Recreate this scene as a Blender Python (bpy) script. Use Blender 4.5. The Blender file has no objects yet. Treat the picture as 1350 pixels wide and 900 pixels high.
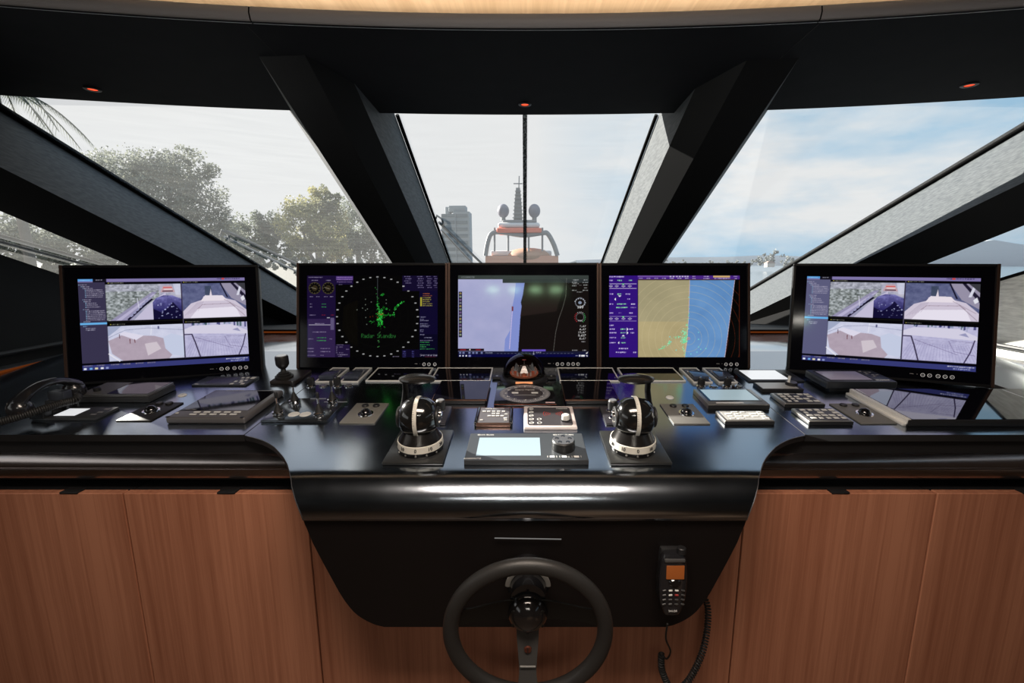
import bpy, bmesh, math, random
import numpy as np
from mathutils import Vector, Matrix, Euler
random.seed(7)
PI = math.pi
SC = bpy.context.scene
COL = SC.collection
rad = math.radians

# ------------------------------------------------------------------ camera geometry (1350 x 900 frame)
F, CX, CY, CZ = 600.0, 692.0, 450.0, 1.40
TH = rad(10.1); CT, ST = math.cos(TH), math.sin(TH)
TILT = math.atan(.0928)                     # the worktop rises away from the helmsman
NRM = Vector((0, -math.sin(TILT), math.cos(TILT)))

def ray(px, py):
    u = (px - CX) / F; v = (py - CY) / F
    return Vector((u, CT - v * ST, -ST - v * CT))
def top_z(Y, h=0.0):                        # height of the worktop plane
    return CZ - .5805 + .0928 * Y + h / math.cos(TILT)
def on(px, py, h=0.0):                      # point of the worktop seen at a pixel
    r = ray(px, py)
    t = (-.5805 + h / math.cos(TILT)) / (r.z - .0928 * r.y)
    return r * t + Vector((0, 0, CZ))
def at_z(px, py, z):
    r = ray(px, py); return r * ((z - CZ) / r.z) + Vector((0, 0, CZ))
def at_y(px, py, Y):
    r = ray(px, py); return r * (Y / r.y) + Vector((0, 0, CZ))
def at_x(px, py, X):
    r = ray(px, py); return r * (X / r.x) + Vector((0, 0, CZ))

# ------------------------------------------------------------------ materials
MATS = {}
def mat(name, col, rough=.5, metal=0., spec=.5, coat=0., emit=None, es=0., bump=None, trans=0., ior=1.5, coat_rough=.05):
    if name in MATS: return MATS[name]
    m = bpy.data.materials.new(name); m.use_nodes = True
    nt = m.node_tree; b = nt.nodes['Principled BSDF']
    b.inputs['Base Color'].default_value = (*col, 1)
    b.inputs['Roughness'].default_value = rough
    b.inputs['Metallic'].default_value = metal
    b.inputs['Specular IOR Level'].default_value = spec
    b.inputs['Coat Weight'].default_value = coat
    b.inputs['Coat Roughness'].default_value = coat_rough
    b.inputs['IOR'].default_value = ior
    b.inputs['Transmission Weight'].default_value = trans
    if emit: 
        b.inputs['Emission Color'].default_value = (*emit, 1)
        b.inputs['Emission Strength'].default_value = es
    # every surface gets a faint procedural variation of its gloss
    tc = nt.nodes.new('ShaderNodeTexCoord'); nz = nt.nodes.new('ShaderNodeTexNoise')
    nz.inputs['Scale'].default_value = 9; nz.inputs['Detail'].default_value = 4
    nt.links.new(tc.outputs['Object'], nz.inputs['Vector'])
    mr = nt.nodes.new('ShaderNodeMapRange')
    mr.inputs['To Min'].default_value = max(0, rough - .04); mr.inputs['To Max'].default_value = rough + .05
    nt.links.new(nz.outputs['Fac'], mr.inputs['Value']); nt.links.new(mr.outputs['Result'], b.inputs['Roughness'])
    if bump:
        n2 = nt.nodes.new('ShaderNodeTexNoise'); n2.inputs['Scale'].default_value = bump[0]; n2.inputs['Detail'].default_value = 5
        mp = nt.nodes.new('ShaderNodeMapping'); mp.inputs['Scale'].default_value = bump[2] if len(bump) > 2 else (1, 1, 1)
        nt.links.new(tc.outputs['Object'], mp.inputs['Vector']); nt.links.new(mp.outputs['Vector'], n2.inputs['Vector'])
        bp = nt.nodes.new('ShaderNodeBump'); bp.inputs['Strength'].default_value = bump[1]; bp.inputs['Distance'].default_value = .002
        nt.links.new(n2.outputs['Fac'], bp.inputs['Height']); nt.links.new(bp.outputs['Normal'], b.inputs['Normal'])
    MATS[name] = m; return m

def wood(name, c1, c2, rough=.45, sc=(60, 60, 1.6)):
    m = bpy.data.materials.new(name); m.use_nodes = True; nt = m.node_tree; b = nt.nodes['Principled BSDF']
    tc = nt.nodes.new('ShaderNodeTexCoord'); mp = nt.nodes.new('ShaderNodeMapping'); mp.inputs['Scale'].default_value = sc
    n1 = nt.nodes.new('ShaderNodeTexNoise'); n1.inputs['Scale'].default_value = 1.0; n1.inputs['Detail'].default_value = 6; n1.inputs['Distortion'].default_value = .35
    n2 = nt.nodes.new('ShaderNodeTexNoise'); n2.inputs['Scale'].default_value = 5.0; n2.inputs['Detail'].default_value = 4
    n3 = nt.nodes.new('ShaderNodeTexNoise'); n3.inputs['Scale'].default_value = .12; n3.inputs['Detail'].default_value = 2
    for n in (n1, n2, n3): nt.links.new(mp.outputs[0], n.inputs['Vector'])
    nt.links.new(tc.outputs['Object'], mp.inputs['Vector'])
    mx = nt.nodes.new('ShaderNodeMath'); mx.operation = 'ADD'; nt.links.new(n1.outputs['Fac'], mx.inputs[0])
    m2 = nt.nodes.new('ShaderNodeMath'); m2.operation = 'MULTIPLY'; m2.inputs[1].default_value = .45
    nt.links.new(n2.outputs['Fac'], m2.inputs[0]); nt.links.new(m2.outputs[0], mx.inputs[1])
    mx3 = nt.nodes.new('ShaderNodeMath'); mx3.operation = 'ADD'; nt.links.new(mx.outputs[0], mx3.inputs[0]); nt.links.new(n3.outputs['Fac'], mx3.inputs[1])
    cr = nt.nodes.new('ShaderNodeValToRGB'); cr.color_ramp.elements[0].position = .95; cr.color_ramp.elements[1].position = 1.5
    cr.color_ramp.elements[0].position = .62; cr.color_ramp.elements[1].position = 1.0
    sc_ = nt.nodes.new('ShaderNodeMath'); sc_.operation = 'MULTIPLY'; sc_.inputs[1].default_value = .68
    nt.links.new(mx3.outputs[0], sc_.inputs[0]); nt.links.new(sc_.outputs[0], cr.inputs['Fac'])
    cr.color_ramp.elements[0].color = (*c1, 1); cr.color_ramp.elements[1].color = (*c2, 1)
    nt.links.new(cr.outputs['Color'], b.inputs['Base Color']); b.inputs['Roughness'].default_value = rough
    b.inputs['Specular IOR Level'].default_value = .35
    MATS[name] = m; return m

def emis(name, col, s):
    if name in MATS: return MATS[name]
    m = bpy.data.materials.new(name); m.use_nodes = True; nt = m.node_tree; nt.nodes.clear()
    o = nt.nodes.new('ShaderNodeOutputMaterial'); e = nt.nodes.new('ShaderNodeEmission')
    e.inputs['Color'].default_value = (*col, 1); e.inputs['Strength'].default_value = s
    nt.links.new(e.outputs[0], o.inputs['Surface']); MATS[name] = m; return m

# ------------------------------------------------------------------ mesh builder
class MB:
    def __init__(s, M=None): s.bm = bmesh.new(); s.M = M or Matrix(); s.mi = 0
    def _add(s, verts, faces, M=None, mi=None):
        M = s.M @ M if M is not None else s.M
        vs = [s.bm.verts.new(M @ Vector(v)) for v in verts]
        out = []
        for f in faces:
            try:
                nf = s.bm.faces.new([vs[i] for i in f]); nf.material_index = s.mi if mi is None else mi; out.append(nf)
            except ValueError: pass
        return vs, out
    def box(s, c, d, bev=0., seg=2, M=None, mi=None):
        x, y, z = d[0] / 2, d[1] / 2, d[2] / 2
        v = [(c[0] + a * x, c[1] + b * y, c[2] + e * z) for e in (-1, 1) for a, b in ((-1, -1), (1, -1), (1, 1), (-1, 1))]
        f = [(3, 2, 1, 0), (4, 5, 6, 7), (0, 1, 5, 4), (1, 2, 6, 5), (2, 3, 7, 6), (3, 0, 4, 7)]
        vs, fs = s._add(v, f, M, mi)
        if bev > 0:
            es = list({e for q in fs for e in q.edges})
            bmesh.ops.bevel(s.bm, geom=es, offset=bev, segments=seg, profile=.5, affect='EDGES', clamp_overlap=True)
        return s
    def prism(s, poly, z0, z1, M=None, mi=None, top=1.0):
        n = len(poly); cx = sum(p[0] for p in poly) / n; cy = sum(p[1] for p in poly) / n
        v = [(p[0], p[1], z0) for p in poly] + [(cx + (p[0] - cx) * top, cy + (p[1] - cy) * top, z1) for p in poly]
        f = [tuple(range(n - 1, -1, -1)), tuple(range(n, 2 * n))] + [(i, (i + 1) % n, n + (i + 1) % n, n + i) for i in range(n)]
        s._add(v, f, M, mi); return s
    def lathe(s, prof, c=(0, 0, 0), seg=32, M=None, mi=None, cap=True):
        T = Matrix.Translation(c) if M is None else Matrix.Translation(c) @ M
        v = []; f = []
        for r, z in prof:
            for k in range(seg): a = 2 * PI * k / seg; v.append((r * math.cos(a), r * math.sin(a), z))
        for j in range(len(prof) - 1):
            for k in range(seg):
                k2 = (k + 1) % seg; f.append((j * seg + k, j * seg + k2, (j + 1) * seg + k2, (j + 1) * seg + k))
        if cap:
            if prof[0][0] > 1e-6: f.append(tuple(range(seg - 1, -1, -1)))
            if prof[-1][0] > 1e-6: f.append(tuple((len(prof) - 1) * seg + k for k in range(seg)))
        vs, _ = s._add(v, f, T, mi)
        bmesh.ops.remove_doubles(s.bm, verts=vs, dist=1e-7); return s
    def ball(s, c, r, seg=28, sc=(1, 1, 1), M=None, mi=None, a0=0., a1=PI):
        prof = [(max(r * math.sin(a0 + (a1 - a0) * i / (seg // 2)), 0), -r * math.cos(a0 + (a1 - a0) * i / (seg // 2))) for i in range(seg // 2 + 1)]
        S = Matrix.Diagonal((*sc, 1)); return s.lathe(prof, c, seg, (M @ S) if M else S, mi)
    def tube(s, pts, r, seg=10, M=None, mi=None, cap=True, flat=1.0):
        P = [Vector(p) for p in pts]; n = len(P); v = []; f = []
        rr = r if isinstance(r, (list, tuple)) else [r] * n
        up = None
        for i in range(n):
            t = (P[min(i + 1, n - 1)] - P[max(i - 1, 0)]).normalized()
            if up is None:
                up = Vector((0, 0, 1)) if abs(t.z) < .9 else Vector((1, 0, 0))
            up = (up - t * up.dot(t)).normalized(); sd = t.cross(up)
            for k in range(seg):
                a = 2 * PI * k / seg; v.append(P[i] + sd * math.cos(a) * rr[i] + up * math.sin(a) * rr[i] * flat)
        for i in range(n - 1):
            for k in range(seg):
                k2 = (k + 1) % seg; f.append((i * seg + k, i * seg + k2, (i + 1) * seg + k2, (i + 1) * seg + k))
        if cap: f += [tuple(range(seg - 1, -1, -1)), tuple((n - 1) * seg + k for k in range(seg))]
        s._add(v, f, M, mi); return s
    def torus(s, R, r, c=(0, 0, 0), seg=64, sg=16, M=None, mi=None, sz=1.0, a0=0, a1=2 * PI):
        T = Matrix.Translation(c) if M is None else Matrix.Translation(c) @ M
        full = abs(a1 - a0 - 2 * PI) < 1e-6; v = []; f = []; n = seg if full else seg + 1
        for i in range(n):
            a = a0 + (a1 - a0) * i / seg
            for k in range(sg):
                b = 2 * PI * k / sg; q = R + r * math.cos(b); v.append((q * math.cos(a), q * math.sin(a), r * sz * math.sin(b)))
        for i in range(seg):
            i2 = (i + 1) % n
            for k in range(sg):
                k2 = (k + 1) % sg; f.append((i * sg + k, i2 * sg + k, i2 * sg + k2, i * sg + k2))
        s._add(v, f, T, mi); return s
    def quad(s, a, b, c, d, mi=None): s._add([a, b, c, d], [(0, 1, 2, 3)], None, mi); return s
    def faces(s, v, f, M=None, mi=None): s._add(v, f, M, mi); return s
    def build(s, name, mats, parent=None, ang=32, label=None, recalc=True):
        bm = s.bm
        if recalc: bmesh.ops.recalc_face_normals(bm, faces=bm.faces)
        th = rad(ang)
        for q in bm.faces: q.smooth = True
        for e in bm.edges:
            if len(e.link_faces) == 2 and e.calc_face_angle(0) > th: e.smooth = False
            elif len(e.link_faces) != 2: e.smooth = False
        me = bpy.data.meshes.new(name); bm.to_mesh(me); bm.free()
        for m in (mats if isinstance(mats, (list, tuple)) else [mats]): me.materials.append(m)
        o = bpy.data.objects.new(name, me); COL.objects.link(o)
        if parent: o.parent = parent
        if label: o['label'] = label
        return o

def solidify(o, t, off=-1):
    m = o.modifiers.new('thickness', 'SOLIDIFY'); m.thickness = t; m.offset = off; return o
def tag(o, label=None, cat=None, group=None, kind=None):
    if label: o['label'] = label
    if cat: o['category'] = cat
    if group: o['group'] = group
    if kind: o['kind'] = kind
    return o
def thing(name, label, cat, loc=(0, 0, 0), rot=(0, 0, 0), group=None):
    o = bpy.data.objects.new(name, None); COL.objects.link(o); o.location = loc; o.rotation_euler = rot
    o.empty_display_size = .03
    return tag(o, label, cat, group)
def struct(name, mb, m, **k): return tag(mb.build(name, m, **k), kind='structure')
def copy_tree(o, parent=None):
    c = o.copy(); COL.objects.link(c)
    if parent is not None: c.parent = parent
    for ch in [x for x in SC.objects if x.parent == o]: copy_tree(ch, c)
    return c
def words(s, size, M, name, m, parent, ext=.0003, align='CENTER', label=None):
    cu = bpy.data.curves.new('lettering', 'FONT'); cu.body = s; cu.size = size; cu.extrude = ext
    cu.align_x = align; cu.align_y = 'CENTER'
    t = bpy.data.objects.new('lettering', cu)
    me = bpy.data.meshes.new_from_object(t); me.transform(M); me.materials.append(m)
    bpy.data.objects.remove(t); bpy.data.curves.remove(cu)
    o = bpy.data.objects.new(name, me); COL.objects.link(o); o.parent = parent
    if label: o['label'] = label
    return o
RX = lambda a: Matrix.Rotation(a, 4, 'X')
RY = lambda a: Matrix.Rotation(a, 4, 'Y')
RZ = lambda a: Matrix.Rotation(a, 4, 'Z')
TR = lambda *a: Matrix.Translation(a)

# palette
BLACK = mat('satin_black_anodised_worktop', (.35, .39, .44), .17, metal=1.)
SHELL = BLACK
BLK2 = mat('matt_black_plastic', (.012, .012, .013), .45)
GLOSS = mat('gloss_black', (.006, .006, .007), .12, coat=.6)
GLASSB = mat('black_display_glass', (.004, .004, .006), .05, spec=.6)
GLASSM = mat('coated_monitor_glass', (.003, .003, .005), .07, spec=.22)
DGREY = mat('dark_grey_anodised_plate', (.045, .048, .052), .42, metal=.3)
MGREY = mat('mid_grey_plate', (.20, .195, .18), .5, metal=.35)
SILVER = mat('brushed_silver', (.62, .61, .59), .3, metal=.9)
CHROME = mat('chrome', (.8, .79, .78), .12, metal=1.)
WHITE = mat('white_print', (.75, .75, .73), .5)
PAL = mat('pale_aluminium', (.78, .78, .75), .45, metal=.3)
BONE = mat('bone_white_ring', (.62, .60, .53), .5)
RUBBER = mat('black_rubber', (.014, .014, .014), .6)
SOFF = mat('black_fabric_lining', (.0045, .005, .0065), .8, spec=.12, bump=(300, .15))
BEZ = mat('bezel_black', (.005, .005, .006), .5, spec=.18)
BRONZE = mat('dark_bronze_edge', (.06, .032, .022), .38, metal=.5)
# ================================================================== setting
C_ = lambda z: z + CZ
dC = Vector((0, .936, -.451))
dL = Vector((.0217, .9483, -.379)); dR = Vector((0, .953, -.3526))

# woven light lining that catches the sun
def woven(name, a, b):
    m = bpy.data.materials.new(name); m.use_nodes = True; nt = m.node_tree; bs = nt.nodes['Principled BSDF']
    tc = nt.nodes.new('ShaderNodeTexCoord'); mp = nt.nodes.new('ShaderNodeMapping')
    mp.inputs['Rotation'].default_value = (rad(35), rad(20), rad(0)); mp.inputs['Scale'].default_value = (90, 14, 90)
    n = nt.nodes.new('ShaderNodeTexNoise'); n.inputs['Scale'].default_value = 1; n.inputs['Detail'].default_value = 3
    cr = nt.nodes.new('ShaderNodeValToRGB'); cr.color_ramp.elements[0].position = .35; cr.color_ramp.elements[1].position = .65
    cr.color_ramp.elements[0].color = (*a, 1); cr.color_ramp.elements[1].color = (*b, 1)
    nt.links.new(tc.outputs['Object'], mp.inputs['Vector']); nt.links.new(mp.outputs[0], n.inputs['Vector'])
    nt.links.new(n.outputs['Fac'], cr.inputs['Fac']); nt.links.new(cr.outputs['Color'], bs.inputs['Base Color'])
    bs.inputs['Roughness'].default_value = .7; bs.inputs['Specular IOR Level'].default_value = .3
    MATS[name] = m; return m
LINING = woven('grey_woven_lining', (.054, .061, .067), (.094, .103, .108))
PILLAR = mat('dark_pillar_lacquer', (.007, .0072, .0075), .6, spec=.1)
SUNLITFAB = woven('sunlit_wall_fabric', (.62, .62, .58), (.84, .84, .79))  # same lining as the beams, its sunlight put into a paler colour

# floor
struct('floor', MB().box((0, -1.2, -.03), (6.4, 5.8, .06)), wood('floor_planks', (.06, .035, .02), (.09, .055, .035), .5, (40, 2, 1)))

# ceiling (pale wood by the rim), side walls, aft wall with its wide doorway
PALE = wood('pale_ceiling_veneer', (.62, .44, .29), (.78, .58, .41), .55, (60, 1.5, 60))
mb = MB(); mb.box((0, -1.3, C_(.885)), (6.4, 5.4, .05)); struct('ceiling', mb, mat('dark_unseen_ceiling', (.030, .028, .027), .7, spec=.2))  # unseen ceiling darkened so the console nose reflects black
mb = MB(); mb.box((0, 1.72, C_(.885)), (6.4, .635, .05)); struct('trim_19', mb, PALE)
WALLM = mat('dark_cabin_wall', (.075, .06, .05), .6)
for nm, sx in (('wall_left', -1), ('wall_right', 1)):
    z0, z1 = (1.25, 1.95) if sx < 0 else (1.62, 1.90); y0, y1 = -1.9, .95
    mb = MB(); mb.box((sx * 2.62, -1.3, z0 / 2), (.08, 5.4, z0)); mb.box((sx * 2.62, -1.3, (z1 + 2.3) / 2), (.08, 5.4, 2.3 - z1))
    mb.box((sx * 2.62, (-4.0 + y0) / 2, (z0 + z1) / 2), (.08, y0 + 4.0, z1 - z0)); mb.box((sx * 2.62, (1.4 + y1) / 2, (z0 + z1) / 2), (.08, 1.4 - y1, z1 - z0)); struct(nm, mb, WALLM)
mb = MB(); mb.box((0, -4.0, 1.15), (5.2, .08, 2.3)); struct('wall_aft', mb, WALLM)

# curved soffit over the helm and its rim
def rimY(X): return 1.586 - .06 * X * X
def glsY(X): return 2.40 - .052 * X * X
N = 64; xs = [-2.95 + 5.9 * i / N for i in range(N + 1)]
v = []; f = []
for x in xs: v += [(x, rimY(x), C_(.72)), (x, glsY(x), C_(.705)), (x, glsY(x) + .05, C_(.76)), (x, rimY(x), C_(.76))]
for i in range(N):
    a = 4 * i; b = a + 4
    f += [(a, b, b + 1, a + 1), (a + 1, b + 1, b + 2, a + 2), (a + 2, b + 2, b + 3, a + 3)]
soff = struct('trim_1', MB().faces(v, f), SOFF)
RIMM = mat('taupe_leather_rim', (.46, .47, .50), .5, bump=(60, .1))
for k, (xa, xb) in enumerate(((-2.95, -.842), (-.838, .898), (.902, 2.95))):
    n = 30; v = []; f = []
    prof = [(.012, .719), (.0, .724), (-.006, .742), (-.002, .760), (.008, .7655), (.06, .7655)]
    for i in range(n + 1):
        x = xa + (xb - xa) * i / n
        for (dy, z) in prof: v.append((x, rimY(x) + dy, C_(z)))
    q = len(prof)
    for i in range(n):
        for j in range(q - 1): f.append((i * q + j, (i + 1) * q + j, (i + 1) * q + j + 1, i * q + j + 1))
    struct('trim_%d' % (k + 2), MB().faces(v, f), RIMM, ang=60)
# thin seams of the soffit lining
for k, (a, b) in enumerate((((325, 33), (371, 79)), ((1080, 31), (1025, 80)))):
    A = at_z(*a, C_(.7195)); B = at_z(*b, C_(.7155))
    struct('trim_%d' % (k + 5), MB().tube([A, B], .0016, 6), mat('seam_black', (.002, .002, .002), .8))
# roof shell above the soffit: keeps the daylight out over the lining
mb = MB(); v = []; f = []
for x in xs: v += [(x, glsY(x) + .30, C_(.815)), (x, 1.95, C_(.92))]
for i in range(N): a = 2 * i; f.append((a, a + 2, a + 3, a + 1))
struct('trim_7', MB().faces(v, f), mat('white_gelcoat', (.6, .6, .6), .4))

# cove lamp on top of the rim, washing the pale ceiling
COVE = emis('cove_lamp_glow', (1.0, .86, .66), 6.0)
v = []; f = []
for x in xs: v += [(x, rimY(x) + .10, C_(.7665)), (x, rimY(x) + .15, C_(.7665))]
for i in range(N): a = 2 * i; f.append((a, a + 2, a + 3, a + 1))
cl = MB().faces(v, f).build('cove_light', COVE)
tag(cl, 'warm strip of light behind the curved rim under the pale ceiling', 'light')

# ---- pillars: prisms that follow the windscreen slope
def slanted(name, pts, d, t0, t1, m, close=True):
    v = [p + d * t0 for p in pts] + [p + d * t1 for p in pts]; n = len(pts)
    f = [(i, (i + 1) % n, n + (i + 1) % n, n + i) for i in range(n)] + [tuple(range(n)), tuple(range(n, 2 * n))]
    return MB().faces(v, f)
S = C_(.708)
def pz(px, py, z=S): return at_z(px, py, z)
GZ = C_(.79)                                  # the glass meets the roof a little above the soffit edge
for nm, poly in (('pillar_left', [(385, 151), (345, 80), (405, 78.5), (468, 112), (521, 152.5)]),
                 ('pillar_right', [(1011, 147), (1050, 81.5), (982, 84.5), (916, 118), (868, 152.5)])):
    pts = [pz(*p) if 0 < i < len(poly) - 1 else pz(*p, GZ) for i, p in enumerate(poly)]
    # first and last sit on the glass line
    v = []; n = len(pts); t1 = 2.9
    mbp = MB()
    for i in range(n):
        a, b = pts[i], pts[(i + 1) % n]
        mi = 1 if i == n - 2 else (2 if i == 0 else 0)
        # rises slightly into the soffit
        mbp.faces([a - dC * .06, b - dC * .06, b + dC * t1, a + dC * t1], [(0, 1, 2, 3)], mi=mi)
    mbp.faces([p + dC * t1 for p in pts], [tuple(range(n))])
    struct('trim_8' if nm == 'pillar_left' else 'trim_9', mbp, [PILLAR, LINING, LINING], ang=10)
    o = None

# ---- side beams (upper face lined, lower face black)
E1l = at_z(-30, 127, S); E1r = at_z(1382, 151.5, S)
def line_pt(P, d, t): return P + d * t
E2l = at_x(0, 220, -2.1); E3l = at_x(0, 278, -2.25); L4l = at_x(0, 335, -2.25)
E2r = at_x(1350, 240, 2.1); E3r = at_x(1350, 297, 2.25); L4r = at_x(1350, 359, 2.25)
for k, (a, b, c, d, g) in enumerate(((E1l, E2l, E3l, dL, -1), (E1r, E2r, E3r, dR, 1))):
    mbp = MB(); t0, t1 = -1.0, 3.7
    o3 = Vector((g * .10, 0, .08))
    P = [a, b, c, c + o3]
    for i in range(4):
        p, q = P[i], P[(i + 1) % 4]
        mbp.faces([p + d * t0, q + d * t0, q + d * t1, p + d * t1], [(0, 1, 2, 3)], mi=1 if i == 0 else 0)
    mbp.faces([p + d * t0 for p in P], [(0, 1, 2, 3)]); mbp.faces([p + d * t1 for p in P], [(0, 1, 2, 3)])
    struct('trim_%d' % (10 + k), mbp, [PILLAR, LINING], ang=10)

# ---- side walls below the lower panes, down to the worktop level
SILL = mat('blue_grey_sill', (.05, .056, .062), .4)
for k, (L, d, sx, m) in enumerate(((L4l, dL, -1, PILLAR), (L4r, dR, 1, SUNLITFAB))):
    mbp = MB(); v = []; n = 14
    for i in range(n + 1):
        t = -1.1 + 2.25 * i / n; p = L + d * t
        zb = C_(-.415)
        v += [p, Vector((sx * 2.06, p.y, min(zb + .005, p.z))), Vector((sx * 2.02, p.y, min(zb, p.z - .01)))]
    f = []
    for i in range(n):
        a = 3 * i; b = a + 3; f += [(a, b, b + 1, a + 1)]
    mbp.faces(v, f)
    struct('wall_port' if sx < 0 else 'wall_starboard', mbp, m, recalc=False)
    mbp = MB()   # skirting bead along the foot of that wall
    mbp.tube([(sx * 2.055, 1.2, C_(-.362)), (sx * 2.055, 2.5, C_(-.362))], .010, 8)
    struct('baseboard_port' if sx < 0 else 'baseboard_starboard', mbp, BLK2)
    mbp = MB(); mbp.box((sx * 2.36, 1.83, C_(-.425)), (.72, 1.46, .03)); struct('trim_%d' % (12 + k), mbp, SILL)

# ---- shelf behind the monitors, its riser and the dash up to the glass
DASH = mat('polished_metal_shelf', (.62, .65, .68), .14, metal=1.)
mb = MB(); mb.box((0, 2.245, C_(-.42)), (4.0, .55, .04), .006); struct('trim_14', mb, DASH)
mb = MB(); mb.faces([(-2.3, 2.52, C_(-.41)), (2.3, 2.52, C_(-.41)), (2.3, 2.50, C_(-.378)), (-2.3, 2.50, C_(-.378)), (2.6, 5.2, C_(-.70)), (-2.6, 5.2, C_(-.70))], [(0, 1, 2, 3), (3, 2, 4, 5)])
struct('trim_15', mb, PILLAR)
mb = MB(); mb.box((0, 3.7, C_(-1.06)), (5.4, 3.6, .6)); [mb.box((sx * 2.155, 1.62, .41), (.93, .86, .82)) for sx in (-1, 1)]; struct('wall_bow', mb, PILLAR)
LED = emis('amber_led', (1.0, .22, .04), .10)
for k, (a, b) in enumerate((((-1.98, 2.495, C_(-.392)), (-.4, 2.495, C_(-.392))), ((.4, 2.495, C_(-.392)), (1.98, 2.495, C_(-.392))), ((-2.0, 1.2, C_(-.435)), (-2.0, 2.45, C_(-.395))))):
    o = MB().tube([a, b], .005, 8).build('led_strip', LED)
    tag(o, ['thin amber light strip behind the gap left of the radar monitor', 'thin amber light strip behind the gap right of the chart monitor', 'thin amber light strip along the foot of the black left side wall'][k], 'light', 'amber light strips')

# ---- glass panes with sun mesh
def glass(name):
    m = bpy.data.materials.new(name); m.use_nodes = True; nt = m.node_tree; nt.nodes.clear()
    o = nt.nodes.new('ShaderNodeOutputMaterial'); tr = nt.nodes.new('ShaderNodeBsdfTransparent'); tr.inputs[0].default_value = (.97, .985, .99, 1)
    gl = nt.nodes.new('ShaderNodeBsdfGlossy'); gl.inputs['Roughness'].default_value = .03
    tl = nt.nodes.new('ShaderNodeBsdfTranslucent'); tl.inputs[0].default_value = (.80, .82, .82, 1)
    m1 = nt.nodes.new('ShaderNodeMixShader'); m1.inputs[0].default_value = .05
    m2 = nt.nodes.new('ShaderNodeMixShader')
    tc = nt.nodes.new('ShaderNodeTexCoord'); mp = nt.nodes.new('ShaderNodeMapping'); mp.inputs['Scale'].default_value = (3, 3, 90)
    nz = nt.nodes.new('ShaderNodeTexNoise'); nz.inputs['Scale'].default_value = 1.0; nz.inputs['Detail'].default_value = 3
    mr = nt.nodes.new('ShaderNodeMapRange'); mr.inputs['From Min'].default_value = .3; mr.inputs['From Max'].default_value = .7
    mr.inputs['To Min'].default_value = .034; mr.inputs['To Max'].default_value = .050
    L = nt.links.new
    L(tc.outputs['Object'], mp.inputs['Vector']); L(mp.outputs[0], nz.inputs['Vector']); L(nz.outputs['Fac'], mr.inputs['Value']); L(mr.outputs['Result'], m2.inputs[0])
    L(tr.outputs[0], m1.inputs[1]); L(gl.outputs[0], m1.inputs[2]); L(m1.outputs[0], m2.inputs[1]); L(tl.outputs[0], m2.inputs[2]); L(m2.outputs[0], o.inputs['Surface'])
    return m
GLS = glass('meshed_window_glass')
GASK = mat('black_gasket', (.003, .003, .003), .8, spec=.05)
def pane(n, A, dA, B, dB, tA, tB, m=GLS, t0A=-.05, t0B=-.05):
    a0, b0, a1, b1 = A + dA * t0A, B + dB * t0B, A + dA * tA, B + dB * tB
    nn = (b0 - a0).cross(a1 - a0).normalized() * .006
    v = [a0, b0, b1, a1]; v2 = [p - nn for p in v]
    o = MB().faces(v, [(0, 1, 2, 3)]).build('window_%d' % n, m, recalc=False)
    tag(o, kind='structure'); return o
def gasket(P, d, t, off, r=.009, par=None):
    o = MB().tube([P + off, P + d * t + off], r, 8).build('gasket', GASK, par)
    return o
A = pz(521, 152.5, GZ); B = pz(868, 152.5, GZ)
w1 = pane(1, A, dC, B, dC, 3.0, 3.0); gasket(A, dC, 2.4, Vector((.012, 0, .002)), .011, w1); gasket(B, dC, 2.4, Vector((-.012, 0, .002)), .011, w1)
A = E1l; B = pz(385, 151, GZ); w2 = pane(2, A, dL, B, dC, 3.7, 3.0); gasket(A, dL, 3.6, Vector((.014, 0, .008)), .016, w2)
A = pz(1011, 147, GZ); B = E1r; w3 = pane(3, A, dC, B, dR, 3.0, 3.7); gasket(B, dR, 3.6, Vector((-.015, 0, .010)), .019, w3)
w4 = pane(4, E3l, dL, L4l, dL, 2.6, 2.6, t0A=-.8, t0B=-.8)
w5 = pane(5, E3r, dR, L4r, dR, 2.6, 2.6, t0A=-.8, t0B=-.8); gasket(L4r - dR * .8, dR, 3.2, Vector((0, 0, -.002)), .010, w5)
# black cheeks that close the side panes towards the bow
for k, (a, b, d, sx) in enumerate(((E3l, L4l, dL, -1), (E3r, L4r, dR, 1))):
    q = Vector((-sx * .02, 0, 0)); mbp = MB(); n_ = Vector((sx * .012, 0, 0))
    P_ = [a + q + d * 1.02 + Vector((0, 0, .02)), b + q + d * 1.02, Vector((sx * 2.04, (b + d * 1.02).y, C_(-.40))), Vector((sx * 2.04, 5.3, C_(-.9))), a + q + d * 3.6 + Vector((0, 0, .02))]
    mbp.faces(P_ + [p + n_ for p in P_], [(0, 1, 2, 3, 4), (9, 8, 7, 6, 5), (0, 5, 6, 1), (1, 6, 7, 2), (2, 7, 8, 3), (3, 8, 9, 4), (4, 9, 5, 0)])
    struct('trim_%d' % (17 + k), mbp, PILLAR)
for k, (sx, z0, z1) in enumerate(((-1, 1.25, 1.95), (1, 1.62, 1.90))):
    tag(MB().box((sx * 2.62, -.475, (z0 + z1) / 2), (.008, 2.85, z1 - z0)).build('window_%d' % (6 + k), GLS), kind='structure')
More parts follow.
